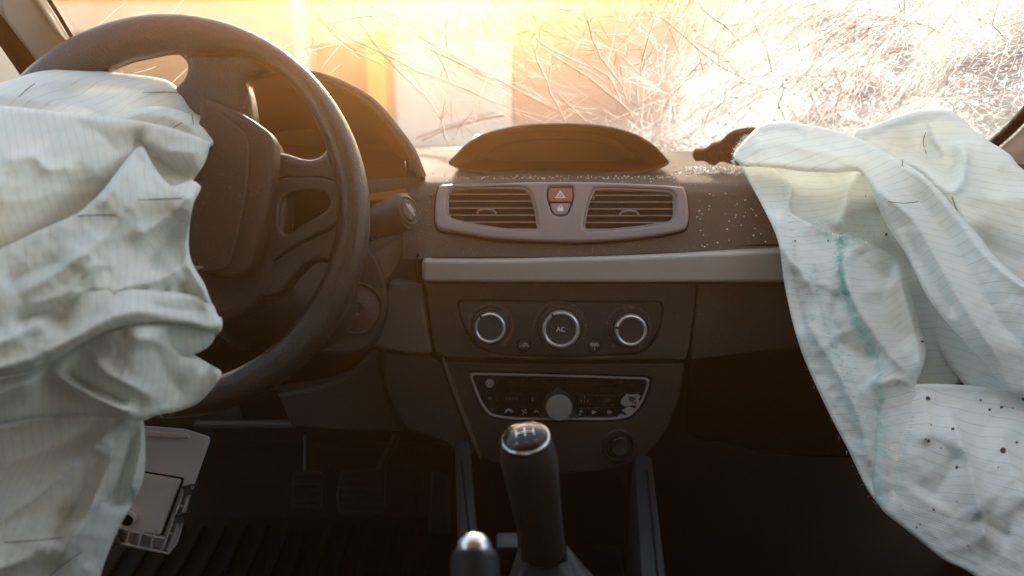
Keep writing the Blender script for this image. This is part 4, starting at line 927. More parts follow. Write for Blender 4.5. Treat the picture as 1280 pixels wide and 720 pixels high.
# ================================================================== AIRBAG FABRIC
def fabric(name, tint, teal=False):
    m, t, b = new(name); L = t.links
    b.inputs['Roughness'].default_value = .72; b.inputs['Specular IOR Level'].default_value = .25; b.inputs['Sheen Weight'].default_value = .15
    uv = N(t, 'ShaderNodeUVMap'); uv.uv_map = 'UVMap'
    sep = N(t, 'ShaderNodeSeparateXYZ'); L.new(uv.outputs[0], sep.inputs[0])
    tc = N(t, 'ShaderNodeTexCoord')
    def line(freq, width, src, wob=.03):
        nz = N(t, 'ShaderNodeTexNoise', i_Scale=14.0, i_Detail=2.0); L.new(uv.outputs[0], nz.inputs[0])
        a = N(t, 'ShaderNodeMath', operation='MULTIPLY_ADD'); L.new(src, a.inputs[0]); a.inputs[1].default_value = freq
        q = N(t, 'ShaderNodeMath', operation='MULTIPLY'); L.new(nz.outputs[0], q.inputs[0]); q.inputs[1].default_value = wob * 4; L.new(q.outputs[0], a.inputs[2])
        f = N(t, 'ShaderNodeMath', operation='PINGPONG'); L.new(a.outputs[0], f.inputs[0]); f.inputs[1].default_value = .5
        r = N(t, 'ShaderNodeMapRange'); r.interpolation_type = 'SMOOTHSTEP'; r.inputs[1].default_value = width; r.inputs[2].default_value = 0; r.inputs[3].default_value = 0; r.inputs[4].default_value = 1; L.new(f.outputs[0], r.inputs[0]); return r.outputs[0]
    s1 = line(160.0, .075, sep.outputs[0]); s2 = line(560.0, .25, sep.outputs[0], 0.0); s3 = line(760.0, .3, sep.outputs[1], 0.0)
    nb = N(t, 'ShaderNodeTexNoise', i_Scale=90.0, i_Detail=3.0); L.new(uv.outputs[0], nb.inputs[0])
    rb = N(t, 'ShaderNodeMapRange'); rb.inputs[1].default_value = .35; rb.inputs[2].default_value = .6; rb.inputs[3].default_value = .55; rb.inputs[4].default_value = 1; L.new(nb.outputs[0], rb.inputs[0])
    s1b = N(t, 'ShaderNodeMath', operation='MULTIPLY'); L.new(s1, s1b.inputs[0]); L.new(rb.outputs[0], s1b.inputs[1])
    c0 = N(t, 'ShaderNodeMixRGB'); c0.inputs[1].default_value = (*tint, 1); c0.inputs[2].default_value = (tint[0] * .42, tint[1] * .45, tint[2] * .45, 1)
    sm = N(t, 'ShaderNodeMath', operation='MULTIPLY_ADD'); L.new(s1b.outputs[0], sm.inputs[0]); sm.inputs[1].default_value = .40
    s23 = N(t, 'ShaderNodeMath', operation='MULTIPLY'); L.new(s2, s23.inputs[0]); s23.inputs[1].default_value = .06; L.new(s23.outputs[0], sm.inputs[2])
    L.new(sm.outputs[0], c0.inputs[0])
    # faint large stains
    n2 = N(t, 'ShaderNodeTexNoise', i_Scale=11.0, i_Detail=6.0); L.new(uv.outputs[0], n2.inputs[0])
    cr = N(t, 'ShaderNodeValToRGB'); cr.color_ramp.elements[0].position = .34; cr.color_ramp.elements[0].color = (.88, .89, .89, 1); cr.color_ramp.elements[1].position = .62; cr.color_ramp.elements[1].color = (1, 1, 1, 1)
    L.new(n2.outputs[0], cr.inputs[0]); mu = N(t, 'ShaderNodeMixRGB', blend_type='MULTIPLY'); mu.inputs[0].default_value = .8; L.new(c0.outputs[0], mu.inputs[1]); L.new(cr.outputs[0], mu.inputs[2])
    col_out = mu.outputs[0]
    at_ = N(t, 'ShaderNodeAttribute'); at_.attribute_name = 'teal'
    nt_ = N(t, 'ShaderNodeTexNoise', i_Scale=170.0, i_Detail=4.0); L.new(uv.outputs[0], nt_.inputs[0])
    rr = N(t, 'ShaderNodeMapRange'); rr.inputs[1].default_value = .40; rr.inputs[2].default_value = .62; L.new(nt_.outputs[0], rr.inputs[0])
    mt2 = N(t, 'ShaderNodeMath', operation='MULTIPLY'); L.new(at_.outputs['Fac'], mt2.inputs[0]); L.new(rr.outputs[0], mt2.inputs[1])
    c2 = N(t, 'ShaderNodeMixRGB'); L.new(mt2.outputs[0], c2.inputs[0]); L.new(col_out, c2.inputs[1]); c2.inputs[2].default_value = (.30, .68, .62, 1)
    L.new(c2.outputs[0], b.inputs['Base Color'])
    # weave relief
    wv = N(t, 'ShaderNodeMath', operation='ADD'); L.new(s2, wv.inputs[0]); L.new(s3, wv.inputs[1])
    h = N(t, 'ShaderNodeMath', operation='MULTIPLY_ADD'); L.new(s1, h.inputs[0]); h.inputs[1].default_value = -1.5; L.new(wv.outputs[0], h.inputs[2])
    bp = N(t, 'ShaderNodeBump', i_Strength=.22, i_Distance=.0003); L.new(h.outputs[0], bp.inputs['Height'])
    n4 = N(t, 'ShaderNodeTexNoise', i_Scale=55.0, i_Detail=5.0); n4.inputs['Distortion'].default_value = .8; L.new(uv.outputs[0], n4.inputs[0])
    bp2 = N(t, 'ShaderNodeBump', i_Strength=.14, i_Distance=.003); L.new(n4.outputs[0], bp2.inputs['Height']); L.new(bp.outputs[0], bp2.inputs['Normal']); L.new(bp2.outputs[0], b.inputs['Normal'])
    # thin cloth lets some light through
    out = t.nodes['Material Output']; tl = N(t, 'ShaderNodeBsdfTranslucent'); L.new(c2.outputs[0], tl.inputs[0]); L.new(bp2.outputs[0], tl.inputs['Normal'])
    mx = N(t, 'ShaderNodeMixShader', i_Fac=.09); L.new(b.outputs[0], mx.inputs[1]); L.new(tl.outputs[0], mx.inputs[2]); L.new(mx.outputs[0], out.inputs[0])
    return m
M['fabL'] = fabric('driver_airbag_fabric', (.77, .80, .77)); M['fabR'] = fabric('passenger_airbag_fabric', (.80, .85, .82))
M['stitch'] = simple('black_thread', (.03, .03, .04), .8)
M['stain'] = simple('brown_stain', (.07, .035, .025), .7)
M['teal'] = simple('teal_thread', (.25, .66, .60), .8); M['thread'] = simple('white_thread', (.72, .78, .77), .8)

def tps(ctrl):
    c = np.array(ctrl, float); X_ = c[:, :2] / 100; n = len(c)
    def U(r): return np.where(r > 1e-9, r * r * np.log(np.maximum(r, 1e-9)), 0)
    K = U(np.linalg.norm(X_[:, None] - X_[None], axis=2)) + np.eye(n) * .02; P = np.c_[np.ones(n), X_]
    A_ = np.zeros((n + 3, n + 3)); A_[:n, :n] = K; A_[:n, n:] = P; A_[n:, :n] = P.T
    s = np.linalg.solve(A_, np.r_[c[:, 2], 0, 0, 0])
    def f(x, y):
        q = np.stack([x, y], -1) / 100; r = np.linalg.norm(q[:, None] - X_[None], axis=2)
        return U(r) @ s[:n] + s[n] + q @ s[n + 1:]
    return f
def polydist(x, y, poly):
    """distance, side (+ left of travel), and position 0..1 along an open polyline"""
    P = np.array(poly, float); best = np.full(x.shape, 1e9); side = np.zeros(x.shape); pos = np.zeros(x.shape)
    seg = np.linalg.norm(P[1:] - P[:-1], axis=1); tot = seg.sum(); acc = 0
    for (a, b_, l) in zip(P[:-1], P[1:], seg):
        d = b_ - a; tt = np.clip(((x - a[0]) * d[0] + (y - a[1]) * d[1]) / max(l * l, 1e-9), 0, 1)
        ex, ey = x - a[0] - tt * d[0], y - a[1] - tt * d[1]; dd = np.hypot(ex, ey); mk = dd < best
        best = np.where(mk, dd, best); side = np.where(mk, np.sign(d[0] * ey - d[1] * ex), side); pos = np.where(mk, (acc + tt * l) / tot, pos); acc += l
    return best, side, pos
def inpoly(x, y, P):
    c = np.zeros(x.shape, bool); n = len(P); j = n - 1
    for i in range(n):
        xi, yi = P[i]; xj, yj = P[j]
        if yi != yj:
            c ^= ((yi > y) != (yj > y)) & (x < (xj - xi) * (y - yi) / (yj - yi) + xi)
        j = i
    return c
def sm(pts, n=6): return [(p[0], p[1]) for p in smoothloop([Vector((q[0], q[1])) for q in pts], n, False)]
class Patch:
    def __init__(s, outline, ctrl, ridges=(), step=3.0, roll=0.0055, seed=1, wr=.0012, wscale=60, ang=0, gain=1.5, back=.010, teal=None, freq=1, sharp=1.35, cut=()):
        s.f = tps(ctrl); s.gain = gain; s.ridges = ridges; s.seed = seed; s.wr = wr; s.wscale = wscale; s.roll = roll; s.cut = cut
        ol = [(p[0], p[1]) for p in smoothloop([Vector(p) for p in outline], 8)]; s.ol = ol
        O = np.array(ol + [ol[0]])
        x0, y0 = O.min(0) - step; x1, y1 = O.max(0) + step
        gx = np.arange(x0, x1 + step, step); gy = np.arange(y0, y1 + step, step); nx, ny = len(gx), len(gy)
        XX, YY = np.meshgrid(gx, gy); x = XX.ravel(); y = YY.ravel()
        ins = inpoly(x, y, ol); I = ins.reshape(ny, nx)
        cell = I[:-1, :-1] | I[1:, :-1] | I[:-1, 1:] | I[1:, 1:]
        use = np.zeros((ny, nx), bool)
        for dy in (0, 1):
            for dx in (0, 1): use[dy:ny - 1 + dy, dx:nx - 1 + dx] |= cell
        snap = use.ravel() & ~ins
        # move outside corners of edge cells on to the outline
        idx = np.where(snap)[0]; px, py = x[idx], y[idx]; best = np.full(px.shape, 1e9); bx, by = px.copy(), py.copy()
        for a, b_ in zip(O[:-1], O[1:]):
            d = b_ - a; l2 = d @ d
            if l2 < 1e-9: continue
            tt = np.clip(((px - a[0]) * d[0] + (py - a[1]) * d[1]) / l2, 0, 1); qx, qy = a[0] + tt * d[0], a[1] + tt * d[1]; dd = np.hypot(px - qx, py - qy); mk = dd < best
            best = np.where(mk, dd, best); bx = np.where(mk, qx, bx); by = np.where(mk, qy, by)
        x[idx], y[idx] = bx, by
        ui = np.where(use.ravel())[0]; remap = -np.ones(nx * ny, int); remap[ui] = np.arange(len(ui))
        x, y = x[ui], y[ui]; s.x, s.y = x, y
        de, _, _ = polydist(x, y, list(map(tuple, O)))
        d0 = s.depth(x, y)
        em = de * d0 / F; rr = np.clip(em / roll, 0, 1); d = d0 + roll * (1 - np.sqrt(1 - (1 - rr) ** 2 * .98))
        jj, ii = np.where(cell); a = remap[jj * nx + ii]; b_ = remap[jj * nx + ii + 1]; c = remap[(jj + 1) * nx + ii + 1]; e = remap[(jj + 1) * nx + ii]
        faces = np.stack([a, e, c, b_], 1).tolist()
        co = s.world(x, y, d); s.co = co
        # back wall of the fold, closes the layer
        from collections import Counter
        ed = Counter()
        for f_ in faces:
            for k in range(4): ed[(f_[k], f_[(k + 1) % 4])] += 1
        bd = [(p, q) for (p, q) in ed if (q, p) not in ed and p != q]
        bv = sorted({v for e_ in bd for v in e_}); m2 = {v: len(co) + i for i, v in enumerate(bv)}
        ctr = np.array([x.mean(), y.mean()]); ex = []
        for v in bv:
            xx, yy = x[v], y[v]; k = 5 / max(np.hypot(*(ctr - [xx, yy])), 1)
            ex.append(s.world(np.array([xx + (ctr[0] - xx) * k]), np.array([yy + (ctr[1] - yy) * k]), np.array([d[v] + back]))[0])
        co2 = np.vstack([co, np.array(ex)]) if ex else co
        faces += [[p, m2[p], m2[q], q] for p, q in bd]
        faces = [f_ for f_ in ([k for i, k in enumerate(f2) if k != f2[i - 1]] for f2 in faces) if len(f_) > 2]
        s.faces = faces; s.verts = co2
        th = R(ang); base = s.f(x, y); disp = base - d
        u = ((x * math.cos(th) + y * math.sin(th)) * base / F + disp * .35) * freq; v = (-x * math.sin(th) + y * math.cos(th)) * base / F
        s.uv = np.vstack([np.stack([u, v], 1), np.stack([u, v], 1)[bv]]) if ex else np.stack([u, v], 1)
        tv = np.zeros(len(x))
        for tl_, tw, ta in (teal or ()):
            dd, _, ps_ = polydist(x, y, tl_); tv = np.maximum(tv, ta * np.exp(-(dd / tw) ** 2))
        s.teal = np.r_[tv, tv[bv]] if ex else tv
    def world(s, x, y, d):
        fw, rt, up = np.array(FW), np.array(RT), np.array(UP)
        return np.array(CAM) + d[:, None] * (fw + ((x - 640) / F)[:, None] * rt + ((360 - y) / F)[:, None] * up)
    def depth(s, x, y):
        d = s.f(x, y)
        for rg in s.ridges:
            poly, amp, wl, wr_ = rg[:4]; p = rg[4] if len(rg) > 4 else 1.35
            dd, sd_, ps_ = polydist(x, y, poly if len(poly) < 3 else sm(poly, 5)); w_ = np.where(sd_ > 0, wl, wr_)
            tp = np.clip(np.minimum(ps_, 1 - ps_) * 5 + .0, 0, 1); tp = np.where(ps_ <= 0, 0, tp); tp = tp * tp * (3 - 2 * tp)
            if len(rg) > 5: tp = np.where(ps_ < .5, 1 if 'a' in rg[5] else tp, 1 if 'b' in rg[5] else tp)
            d = d - amp * s.gain * np.exp(-(np.sqrt(dd * dd + 1.5) / w_) ** (p * .82)) * tp
        r = np.random.default_rng(s.seed); nz = 0
        wx = x + 18 * np.sin(y / 47 + r.uniform(0, 6)) ; wy = y + 16 * np.sin(x / 53 + r.uniform(0, 6))
        for k in range(14):
            a = r.uniform(0, 3.14); L_ = s.wscale * r.uniform(.35, 1.8); ph = r.uniform(0, 6.28)
            v = np.sin((wx * math.cos(a) + wy * math.sin(a)) * 6.28 / L_ + ph + 1.3 * np.sin((wx * math.sin(a) - wy * math.cos(a)) * 2.1 / L_ + ph * 2))
            nz = nz + (1 - np.abs(v)) ** 2 * (L_ / s.wscale) * r.choice([-1, 1])
        return d - s.wr * .32 * nz
    def at(s, px, py, off=.001):
        x = np.array([float(px)]); y = np.array([float(py)]); return Vector(s.world(x, y, s.depth(x, y) - off)[0])
def build(name, patches, mat, parent):
    V = []; Fs = []; UVs = []; T = []; o = 0
    for p in patches:
        V += p.verts.tolist(); Fs += [[k + o for k in f_] for f_ in p.faces]; UVs.append(p.uv); T.append(p.teal); o += len(p.verts)
    me = bpy.data.meshes.new(name); me.from_pydata(V, [], Fs); me.update()
    UV = np.vstack(UVs); T = np.concatenate(T)
    lv = np.zeros(len(me.loops), int); me.loops.foreach_get('vertex_index', lv)
    ul = me.uv_layers.new(name='UVMap'); ul.data.foreach_set('uv', UV[lv].astype(np.float32).ravel())
    at_ = me.attributes.new('teal', 'FLOAT', 'POINT'); at_.data.foreach_set('value', T.astype(np.float32))
    o_ = link(name, me, mat, parent, None); me.polygons.foreach_set('use_smooth', [True] * len(me.polygons)); me.set_sharp_from_angle(angle=R(75)); return o_

# ---------------------------------------------------------------- driver airbag
LA = empty('driver_airbag', atd(-40, 400, .68), 'crumpled pale pinstriped airbag spilling out of the steering wheel', 'airbag')
mm = .001
L0 = Patch([(-140, 150), (-60, 118), (0, 104), (45, 90), (90, 87), (145, 91), (196, 97), (215, 104), (228, 118), (240, 138), (268, 160), (250, 190), (120, 200), (-140, 200)],
    [(-100, 120, 0.710), (0, 110, 0.730), (100, 95, 0.765), (200, 102, 0.780), (235, 140, 0.775), (0, 160, 0.685), (100, 160, 0.705), (220, 180, 0.740)],
    [([(5, 128), (40, 108), (100, 98), (170, 110), (215, 106)], 9 * mm, 22, 9), ([(60, 138), (95, 122), (150, 116), (235, 118)], -6 * mm, 12, 16), ([(-40, 112), (20, 122), (90, 130), (140, 150)], 6 * mm, 12, 10),
     ([(150, 140), (180, 118), (225, 114)], 5 * mm, 10, 8)], roll=0.0088, seed=3, ang=72, wr=.0008)
L0b = Patch([(118, 152), (150, 141), (190, 133), (215, 136), (240, 143), (256, 152), (268, 166), (262, 184), (200, 196), (120, 180)],
    [(120, 150, 0.700), (190, 135, 0.728), (265, 165, 0.753), (150, 180, 0.693), (260, 180, 0.743)],
    [([(130, 155), (170, 144), (212, 146), (262, 172)], 5 * mm, 10, 6), ([(160, 160), (210, 158), (250, 172)], -4 * mm, 6, 8), ([(236, 143), (246, 150), (247, 168)], -2 * mm, 4, 4)], roll=0.0039, seed=5, ang=80, step=2.5, wr=.0005)
L1 = Patch([(-160, 126), (-60, 128), (0, 132), (50, 137), (110, 145), (165, 150), (205, 158), (240, 169), (262, 178), (262, 184), (256, 204), (244, 222), (236, 236), (230, 262), (160, 300), (60, 330), (-160, 420)],
    [(-120, 140, .640), (0, 140, .655), (100, 150, .675), (200, 162, .70), (258, 182, .72), (0, 220, .60), (80, 215, .64), (-100, 260, .575), (0, 290, .60), (60, 262, .63), (120, 215, .655), (100, 250, .66), (200, 215, .705), (160, 230, .69), (230, 240, .70), (0, 330, .62), (120, 290, .68), (-120, 380, .60)],
    [([(165, 158), (176, 180), (205, 205), (230, 216), (250, 208)], -8 * mm, 14, 10, 1.6), ([(176, 168), (200, 186), (225, 190), (256, 190)], 5 * mm, 12, 12), ([(0, 205), (40, 196), (62, 212), (100, 206)], 3.5 * mm, 12, 9), ([(-20, 255), (40, 250), (90, 232)], 3 * mm, 12, 22),
     ([(90, 150), (130, 170), (150, 200)], -3 * mm, 20, 14), ([(236, 232), (205, 246), (170, 262)], 5 * mm, 8, 12)], roll=.005, gain=2.1, seed=8, ang=-14, wr=.0010, wscale=46)
L1b = Patch([(-160, 392), (-60, 342), (0, 311), (58, 284), (94, 268), (112, 254), (130, 236), (148, 212), (166, 190), (178, 184), (186, 196), (196, 214), (214, 232), (238, 226), (247, 229), (251, 236), (243, 252), (238, 275), (236, 310), (242, 332), (255, 354), (263, 375), (270, 395), (250, 440), (100, 470), (-160, 490)],
    [(-120, 380, .555), (0, 318, .585), (90, 272, .615), (130, 240, .635), (170, 192, .675), (190, 215, .675), (246, 232, .675), (0, 370, .565), (80, 330, .60), (150, 270, .635), (200, 250, .655), (237, 290, .67), (180, 320, .64), (255, 360, .665), (120, 380, .60), (0, 420, .57), (180, 390, .625), (265, 400, .665), (100, 440, .61), (-120, 450, .55), (220, 300, .675)],
    [([(120, 262), (150, 230), (172, 196)], 6 * mm, 22, 10, 1.3), ([(176, 205), (168, 250), (140, 290), (90, 330), (20, 372)], 6 * mm, 26, 14, 1.3), ([(244, 232), (222, 262), (198, 280), (160, 300)], 7 * mm, 10, 14, 1.3), ([(236, 262), (212, 292), (190, 318), (178, 340)], -10 * mm, 14, 16, 1.5),
     ([(128, 384), (150, 362), (176, 356), (204, 350), (236, 326)], 8 * mm, 9, 16, 1.2), ([(160, 372), (182, 362), (200, 364), (216, 356)], -6 * mm, 6, 7, 1.4), ([(184, 352), (196, 372), (228, 368), (246, 352)], 5 * mm, 6, 8, 1.3), ([(238, 300), (232, 326), (246, 352), (264, 388)], 6 * mm, 7, 12, 1.2),
     ([(196, 396), (222, 380), (236, 350)], -8 * mm, 14, 12, 1.5), ([(-60, 440), (30, 400), (80, 372), (120, 330), (150, 306)], 5 * mm, 16, 26), ([(84, 330), (108, 318), (122, 332), (150, 330)], 1.5 * mm, 8, 10, 1.2), ([(10, 404), (50, 394), (94, 398)], -4 * mm, 18, 14, 1.5), ([(30, 388), (62, 374), (100, 366), (140, 352)], 3 * mm, 14, 14),
     ([(0, 352), (40, 340), (84, 322)], -4 * mm, 14, 12)], roll=.006, gain=2.1, seed=9, ang=-4, wr=.0011, wscale=44)
L2 = Patch([(-160, 480), (-60, 478), (0, 474), (50, 462), (98, 430), (150, 410), (215, 404), (262, 402), (276, 396), (277, 412), (262, 424), (234, 428), (238, 440), (262, 455), (277, 467), (262, 490), (244, 506), (222, 514), (192, 520), (170, 526), (60, 520), (-160, 560)],
    [(-120, 500, .56), (0, 490, .575), (100, 440, .60), (200, 410, .625), (270, 405, .665), (235, 435, .665), (272, 468, .65), (240, 505, .65), (180, 515, .625), (100, 490, .60), (170, 450, .60), (0, 540, .58)],
    [([(58, 458), (80, 474), (118, 496), (160, 514), (178, 516)], 11 * mm, 9, 10, 1.2), ([(74, 460), (110, 482), (168, 506)], -8 * mm, 8, 8, 1.5), ([(232, 404), (228, 420), (240, 434), (272, 462)], -9 * mm, 12, 14, 1.4), ([(150, 415), (200, 430), (262, 466)], 6 * mm, 26, 20),
     ([(260, 402), (274, 404), (268, 418)], 4 * mm, 6, 6), ([(190, 420), (210, 470), (236, 500)], -4 * mm, 20, 18), ([(110, 440), (140, 470), (200, 500)], 5 * mm, 18, 14), ([(-80, 510), (0, 490), (60, 466)], 7 * mm, 20, 14)], roll=0.0044, gain=2.1, seed=12, ang=4, step=2.6, wr=.0009)
L2top = Patch([(-160, 400), (0, 372), (120, 360), (240, 368), (262, 380), (276, 400), (277, 408), (262, 412), (240, 405), (200, 402), (165, 405), (135, 414), (105, 428), (80, 444), (55, 458), (20, 468), (-60, 478), (-160, 486)],
    [(-120, 400, .55), (0, 380, .567), (120, 370, .59), (250, 378, .655), (276, 404, .655), (160, 398, .595), (60, 450, .57), (0, 462, .555), (-120, 470, .54)],
    [([(-80, 470), (20, 455), (90, 425), (160, 392), (262, 396)], 6 * mm, 12, 22), ([(10, 402), (45, 392), (100, 400)], -6 * mm, 16, 14), ([(180, 380), (220, 388), (262, 388)], -4 * mm, 10, 8), ([(-60, 440), (10, 425), (70, 392)], 6 * mm, 18, 16)], roll=0.0050, gain=2.1, seed=13, ang=-10, wr=.0010)
L3 = Patch([(-160, 470), (0, 466), (60, 460), (110, 480), (165, 510), (178, 520), (182, 560), (180, 595), (170, 622), (160, 640), (148, 662), (132, 700), (110, 760), (60, 800), (-160, 800)],
    [(-120, 500, .60), (0, 490, .61), (100, 500, .635), (165, 525, .66), (175, 590, .66), (0, 600, .60), (100, 600, .625), (-100, 700, .57), (40, 700, .60), (120, 700, .63), (0, 780, .58)],
    [([(150, 524), (118, 560), (60, 610), (0, 655), (-60, 700)], 12 * mm, 22, 16, 1.25, 'a'), ([(152, 530), (132, 590), (105, 650), (60, 720)], 12 * mm, 16, 14, 1.25), ([(-60, 600), (20, 575), (90, 545), (140, 528)], -10 * mm, 26, 22, 1.5),
     ([(20, 480), (80, 500), (84, 515), (40, 530), (-40, 545)], 10 * mm, 14, 24), ([(120, 560), (95, 630), (50, 690)], -8 * mm, 14, 14, 1.5), ([(172, 525), (163, 560), (150, 600), (138, 640)], -8 * mm, 10, 9, 1.4), ([(178, 530), (172, 580), (160, 622)], 5 * mm, 7, 9),
     ([(-60, 668), (20, 650), (110, 628)], -6 * mm, 20, 26), ([(-40, 720), (30, 700), (80, 662), (105, 640)], 8 * mm, 14, 20), ([(125, 625), (150, 628), (170, 622)], -5 * mm, 8, 8)], roll=0.0055, gain=2.1, seed=17, ang=24, wr=.0014, wscale=50)
build('fabric', [L0, L0b, L1, L1b, L2, L2top, L3], M['fabL'], LA)
def stitch(P, pts, parent, r=.0003, mat=None): return tube('stitch_line', [P.at(x, y, .0002) for x, y in sm(pts, 6)], r, mat or M['stitch'], parent, 6)
stitch(L1b, [(172, 250), (200, 249), (228, 248)], LA); stitch(L1b, [(97, 270), (118, 269), (145, 269)], LA); stitch(L0, [(178, 116), (205, 115), (228, 116)], LA, .00028); stitch(L0, [(24, 121), (33, 112), (44, 104)], LA, .00028); stitch(L0b, [(216, 160), (228, 153)], LA, .00028)
stitch(L0b, [(240, 143), (242, 156)], LA, .00028); stitch(L3, [(5, 678), (40, 676), (78, 672)], LA, .0003); stitch(L3, [(62, 720), (80, 705), (102, 690)], LA, .0003)
def fray(P, pts, n, ln, mats, parent, r=.0002, out=(1, 1), name='frayed_threads'):
    bms = bmesh.new(); pp = sm(pts, 8)
    for k in range(n):
        x, y = pp[random.randrange(len(pp))]; x += random.gauss(0, out[0]); y += random.gauss(0, out[0]); a = random.gauss(out[1], .7); l = ln * random.uniform(.4, 1.3)
        q = [P.at(x, y, .0002)]
        for j in range(3): a += random.gauss(0, .45); x += l / 3 * math.cos(a); y += l / 3 * math.sin(a); q.append(P.at(x, y, .0012 + .0012 * j))
        tube_bm(bms, q, r, 3, False)
    o = bm_obj(name, bms, mats, parent, False, False); tag(o, kind='stuff'); return o
fray(L2, [(176, 516), (200, 515), (222, 511)], 26, 6, M['thread'], LA, .00016, (1.5, 1.3))

# ---------------------------------------------------------------- passenger airbag
RA = empty('passenger_airbag', atd(1180, 420, .85), 'pale airbag with teal threads and brown specks hanging from the dash', 'airbag')
R0 = Patch([(1066, 168), (1090, 157), (1128, 143), (1160, 136), (1190, 139), (1212, 158), (1236, 176), (1262, 193), (1290, 220), (1420, 300), (1420, 700), (1240, 520), (1160, 420), (1100, 300), (1070, 220)],
    [(1070, 175, 1.00), (1160, 140, .99), (1240, 180, .94), (1400, 300, .82), (1120, 240, .99), (1200, 240, .93), (1280, 330, .86), (1200, 330, .93), (1280, 420, .85), (1180, 400, .92), (1400, 500, .76), (1100, 190, .99)],
    [([(1112, 192), (1150, 210), (1175, 232), (1192, 239), (1203, 222), (1206, 195), (1198, 168)], 22 * mm, 16, 12, 1.3), ([(1110, 180), (1150, 196), (1180, 216), (1194, 205), (1192, 180)], -16 * mm, 22, 18, 1.5),
     ([(1195, 240), (1240, 250), (1280, 248), (1340, 240)], 8 * mm, 20, 30), ([(1160, 170), (1155, 185), (1158, 202)], -5 * mm, 5, 8), ([(1210, 290), (1260, 320), (1320, 330)], -8 * mm, 26, 26, 1.5), ([(1180, 240), (1205, 275), (1225, 320), (1270, 360)], 8 * mm, 12, 18),
     ([(1245, 210), (1262, 222), (1290, 225)], -5 * mm, 8, 10), ([(1255, 410), (1262, 450), (1290, 480)], 7 * mm, 10, 14)], roll=0.0066, seed=21, ang=80, wr=.0010)
RI = Patch([(960, 208), (1010, 208), (1078, 210), (1110, 250), (1150, 310), (1190, 400), (1200, 480), (1100, 480), (1040, 360), (990, 300)],
    [(970, 215, 1.00), (1075, 215, .985), (1040, 290, .955), (1000, 290, .95), (1100, 300, .955), (1150, 360, .94), (1120, 440, .915), (1190, 470, .90)],
    [([(1076, 214), (1062, 236), (1056, 262), (1042, 292)], 12 * mm, 10, 18, 1.2, 'a'), ([(1020, 216), (1000, 236), (980, 262)], 6 * mm, 12, 10), ([(1090, 250), (1110, 300), (1150, 350)], -8 * mm, 22, 14), ([(1095, 330), (1120, 400), (1150, 460)], 7 * mm, 20, 16)], roll=0.0033, seed=24, ang=85, wr=.0009)
RF = Patch([(922, 200), (940, 206), (962, 208), (990, 232), (986, 262), (1010, 278), (1043, 292), (1062, 294), (1090, 306), (1118, 322), (1132, 342), (1140, 372), (1150, 408), (1158, 440), (1150, 470), (1146, 484), (1152, 560), (1120, 640), (1099, 630), (1082, 608), (1060, 562), (1042, 528), (1020, 482), (1002, 440), (990, 400), (980, 352), (972, 300), (950, 252)],
    [(925, 203, .985), (975, 300, .925), (985, 380, .90), (1010, 450, .875), (1060, 560, .83), (1100, 630, .80), (1043, 294, .93), (1110, 325, .93), (1145, 420, .90), (1146, 480, .86), (1130, 560, .82), (960, 230, .975), (1060, 400, .875), (1080, 480, .85)],
    [([(984, 258), (974, 280), (978, 310), (1000, 340), (1020, 372)], 7 * mm, 10, 12, 1.2), ([(985, 262), (1012, 276), (1042, 296)], 5 * mm, 7, 14, 1.2), ([(1050, 300), (1056, 340), (1070, 380), (1110, 440), (1146, 480)], 14 * mm, 12, 20, 1.2), ([(1068, 312), (1094, 338), (1120, 352)], -9 * mm, 18, 14, 1.5),
     ([(1120, 322), (1128, 360), (1146, 430), (1152, 480)], 9 * mm, 8, 16, 1.2), ([(1092, 360), (1110, 400), (1136, 440)], -9 * mm, 18, 16, 1.5), ([(1040, 420), (1070, 440), (1100, 446)], -8 * mm, 14, 14, 1.5), ([(1000, 380), (1020, 420), (1050, 470), (1080, 540), (1094, 610)], 7 * mm, 14, 18),
     ([(1052, 360), (1040, 400), (1056, 420)], -7 * mm, 12, 10, 1.4), ([(1086, 470), (1100, 480), (1120, 474), (1146, 482)], 7 * mm, 8, 10), ([(1100, 488), (1098, 540), (1098, 620)], -6 * mm, 9, 9, 1.3), ([(990, 330), (998, 372), (1006, 420)], -5 * mm, 9, 9)], roll=0.0028, seed=26, ang=86, wr=.0011, wscale=46, step=2.5,
    teal=[([(1050, 296), (1049, 330), (1054, 368), (1072, 410), (1096, 450), (1098, 540), (1095, 628)], 6, .6), ([(1030, 410), (1060, 480), (1085, 560)], 20, .30), ([(1030, 285), (1046, 296), (1066, 300)], 12, .6), ([(1000, 290), (1040, 300)], 10, .25)])
RB = Patch([(1100, 500), (1120, 484), (1146, 480), (1175, 480), (1215, 482), (1250, 487), (1290, 492), (1440, 500), (1440, 860), (1320, 790), (1222, 722), (1180, 700), (1150, 676), (1130, 660), (1100, 634), (1090, 600)],
    [(1110, 500, .85), (1146, 482, .865), (1280, 492, .84), (1420, 500, .80), (1100, 625, .80), (1150, 670, .775), (1222, 715, .74), (1180, 560, .80), (1280, 600, .76), (1400, 650, .70), (1300, 720, .71), (1400, 800, .66)],
    [([(1120, 490), (1146, 484), (1215, 484), (1290, 496)], 6 * mm, 8, 22, 1.2, 'b'), ([(1182, 500), (1205, 560), (1222, 620), (1238, 700)], 8 * mm, 20, 10, 1.2), ([(1205, 560), (1178, 600), (1160, 630)], -7 * mm, 26, 20, 1.5), ([(1150, 484), (1160, 520), (1155, 560)], 5 * mm, 12, 10),
     ([(1250, 520), (1262, 580), (1290, 640)], 6 * mm, 24, 16), ([(1222, 640), (1240, 660), (1270, 672)], -5 * mm, 12, 12), ([(1140, 500), (1120, 560), (1118, 640)], -4 * mm, 14, 14)], roll=0.0033, seed=29, ang=92, wr=.0010, wscale=60,
    teal=[([(1098, 500), (1097, 560), (1096, 628)], 10, .8), ([(1130, 520), (1120, 600)], 9, .2)])
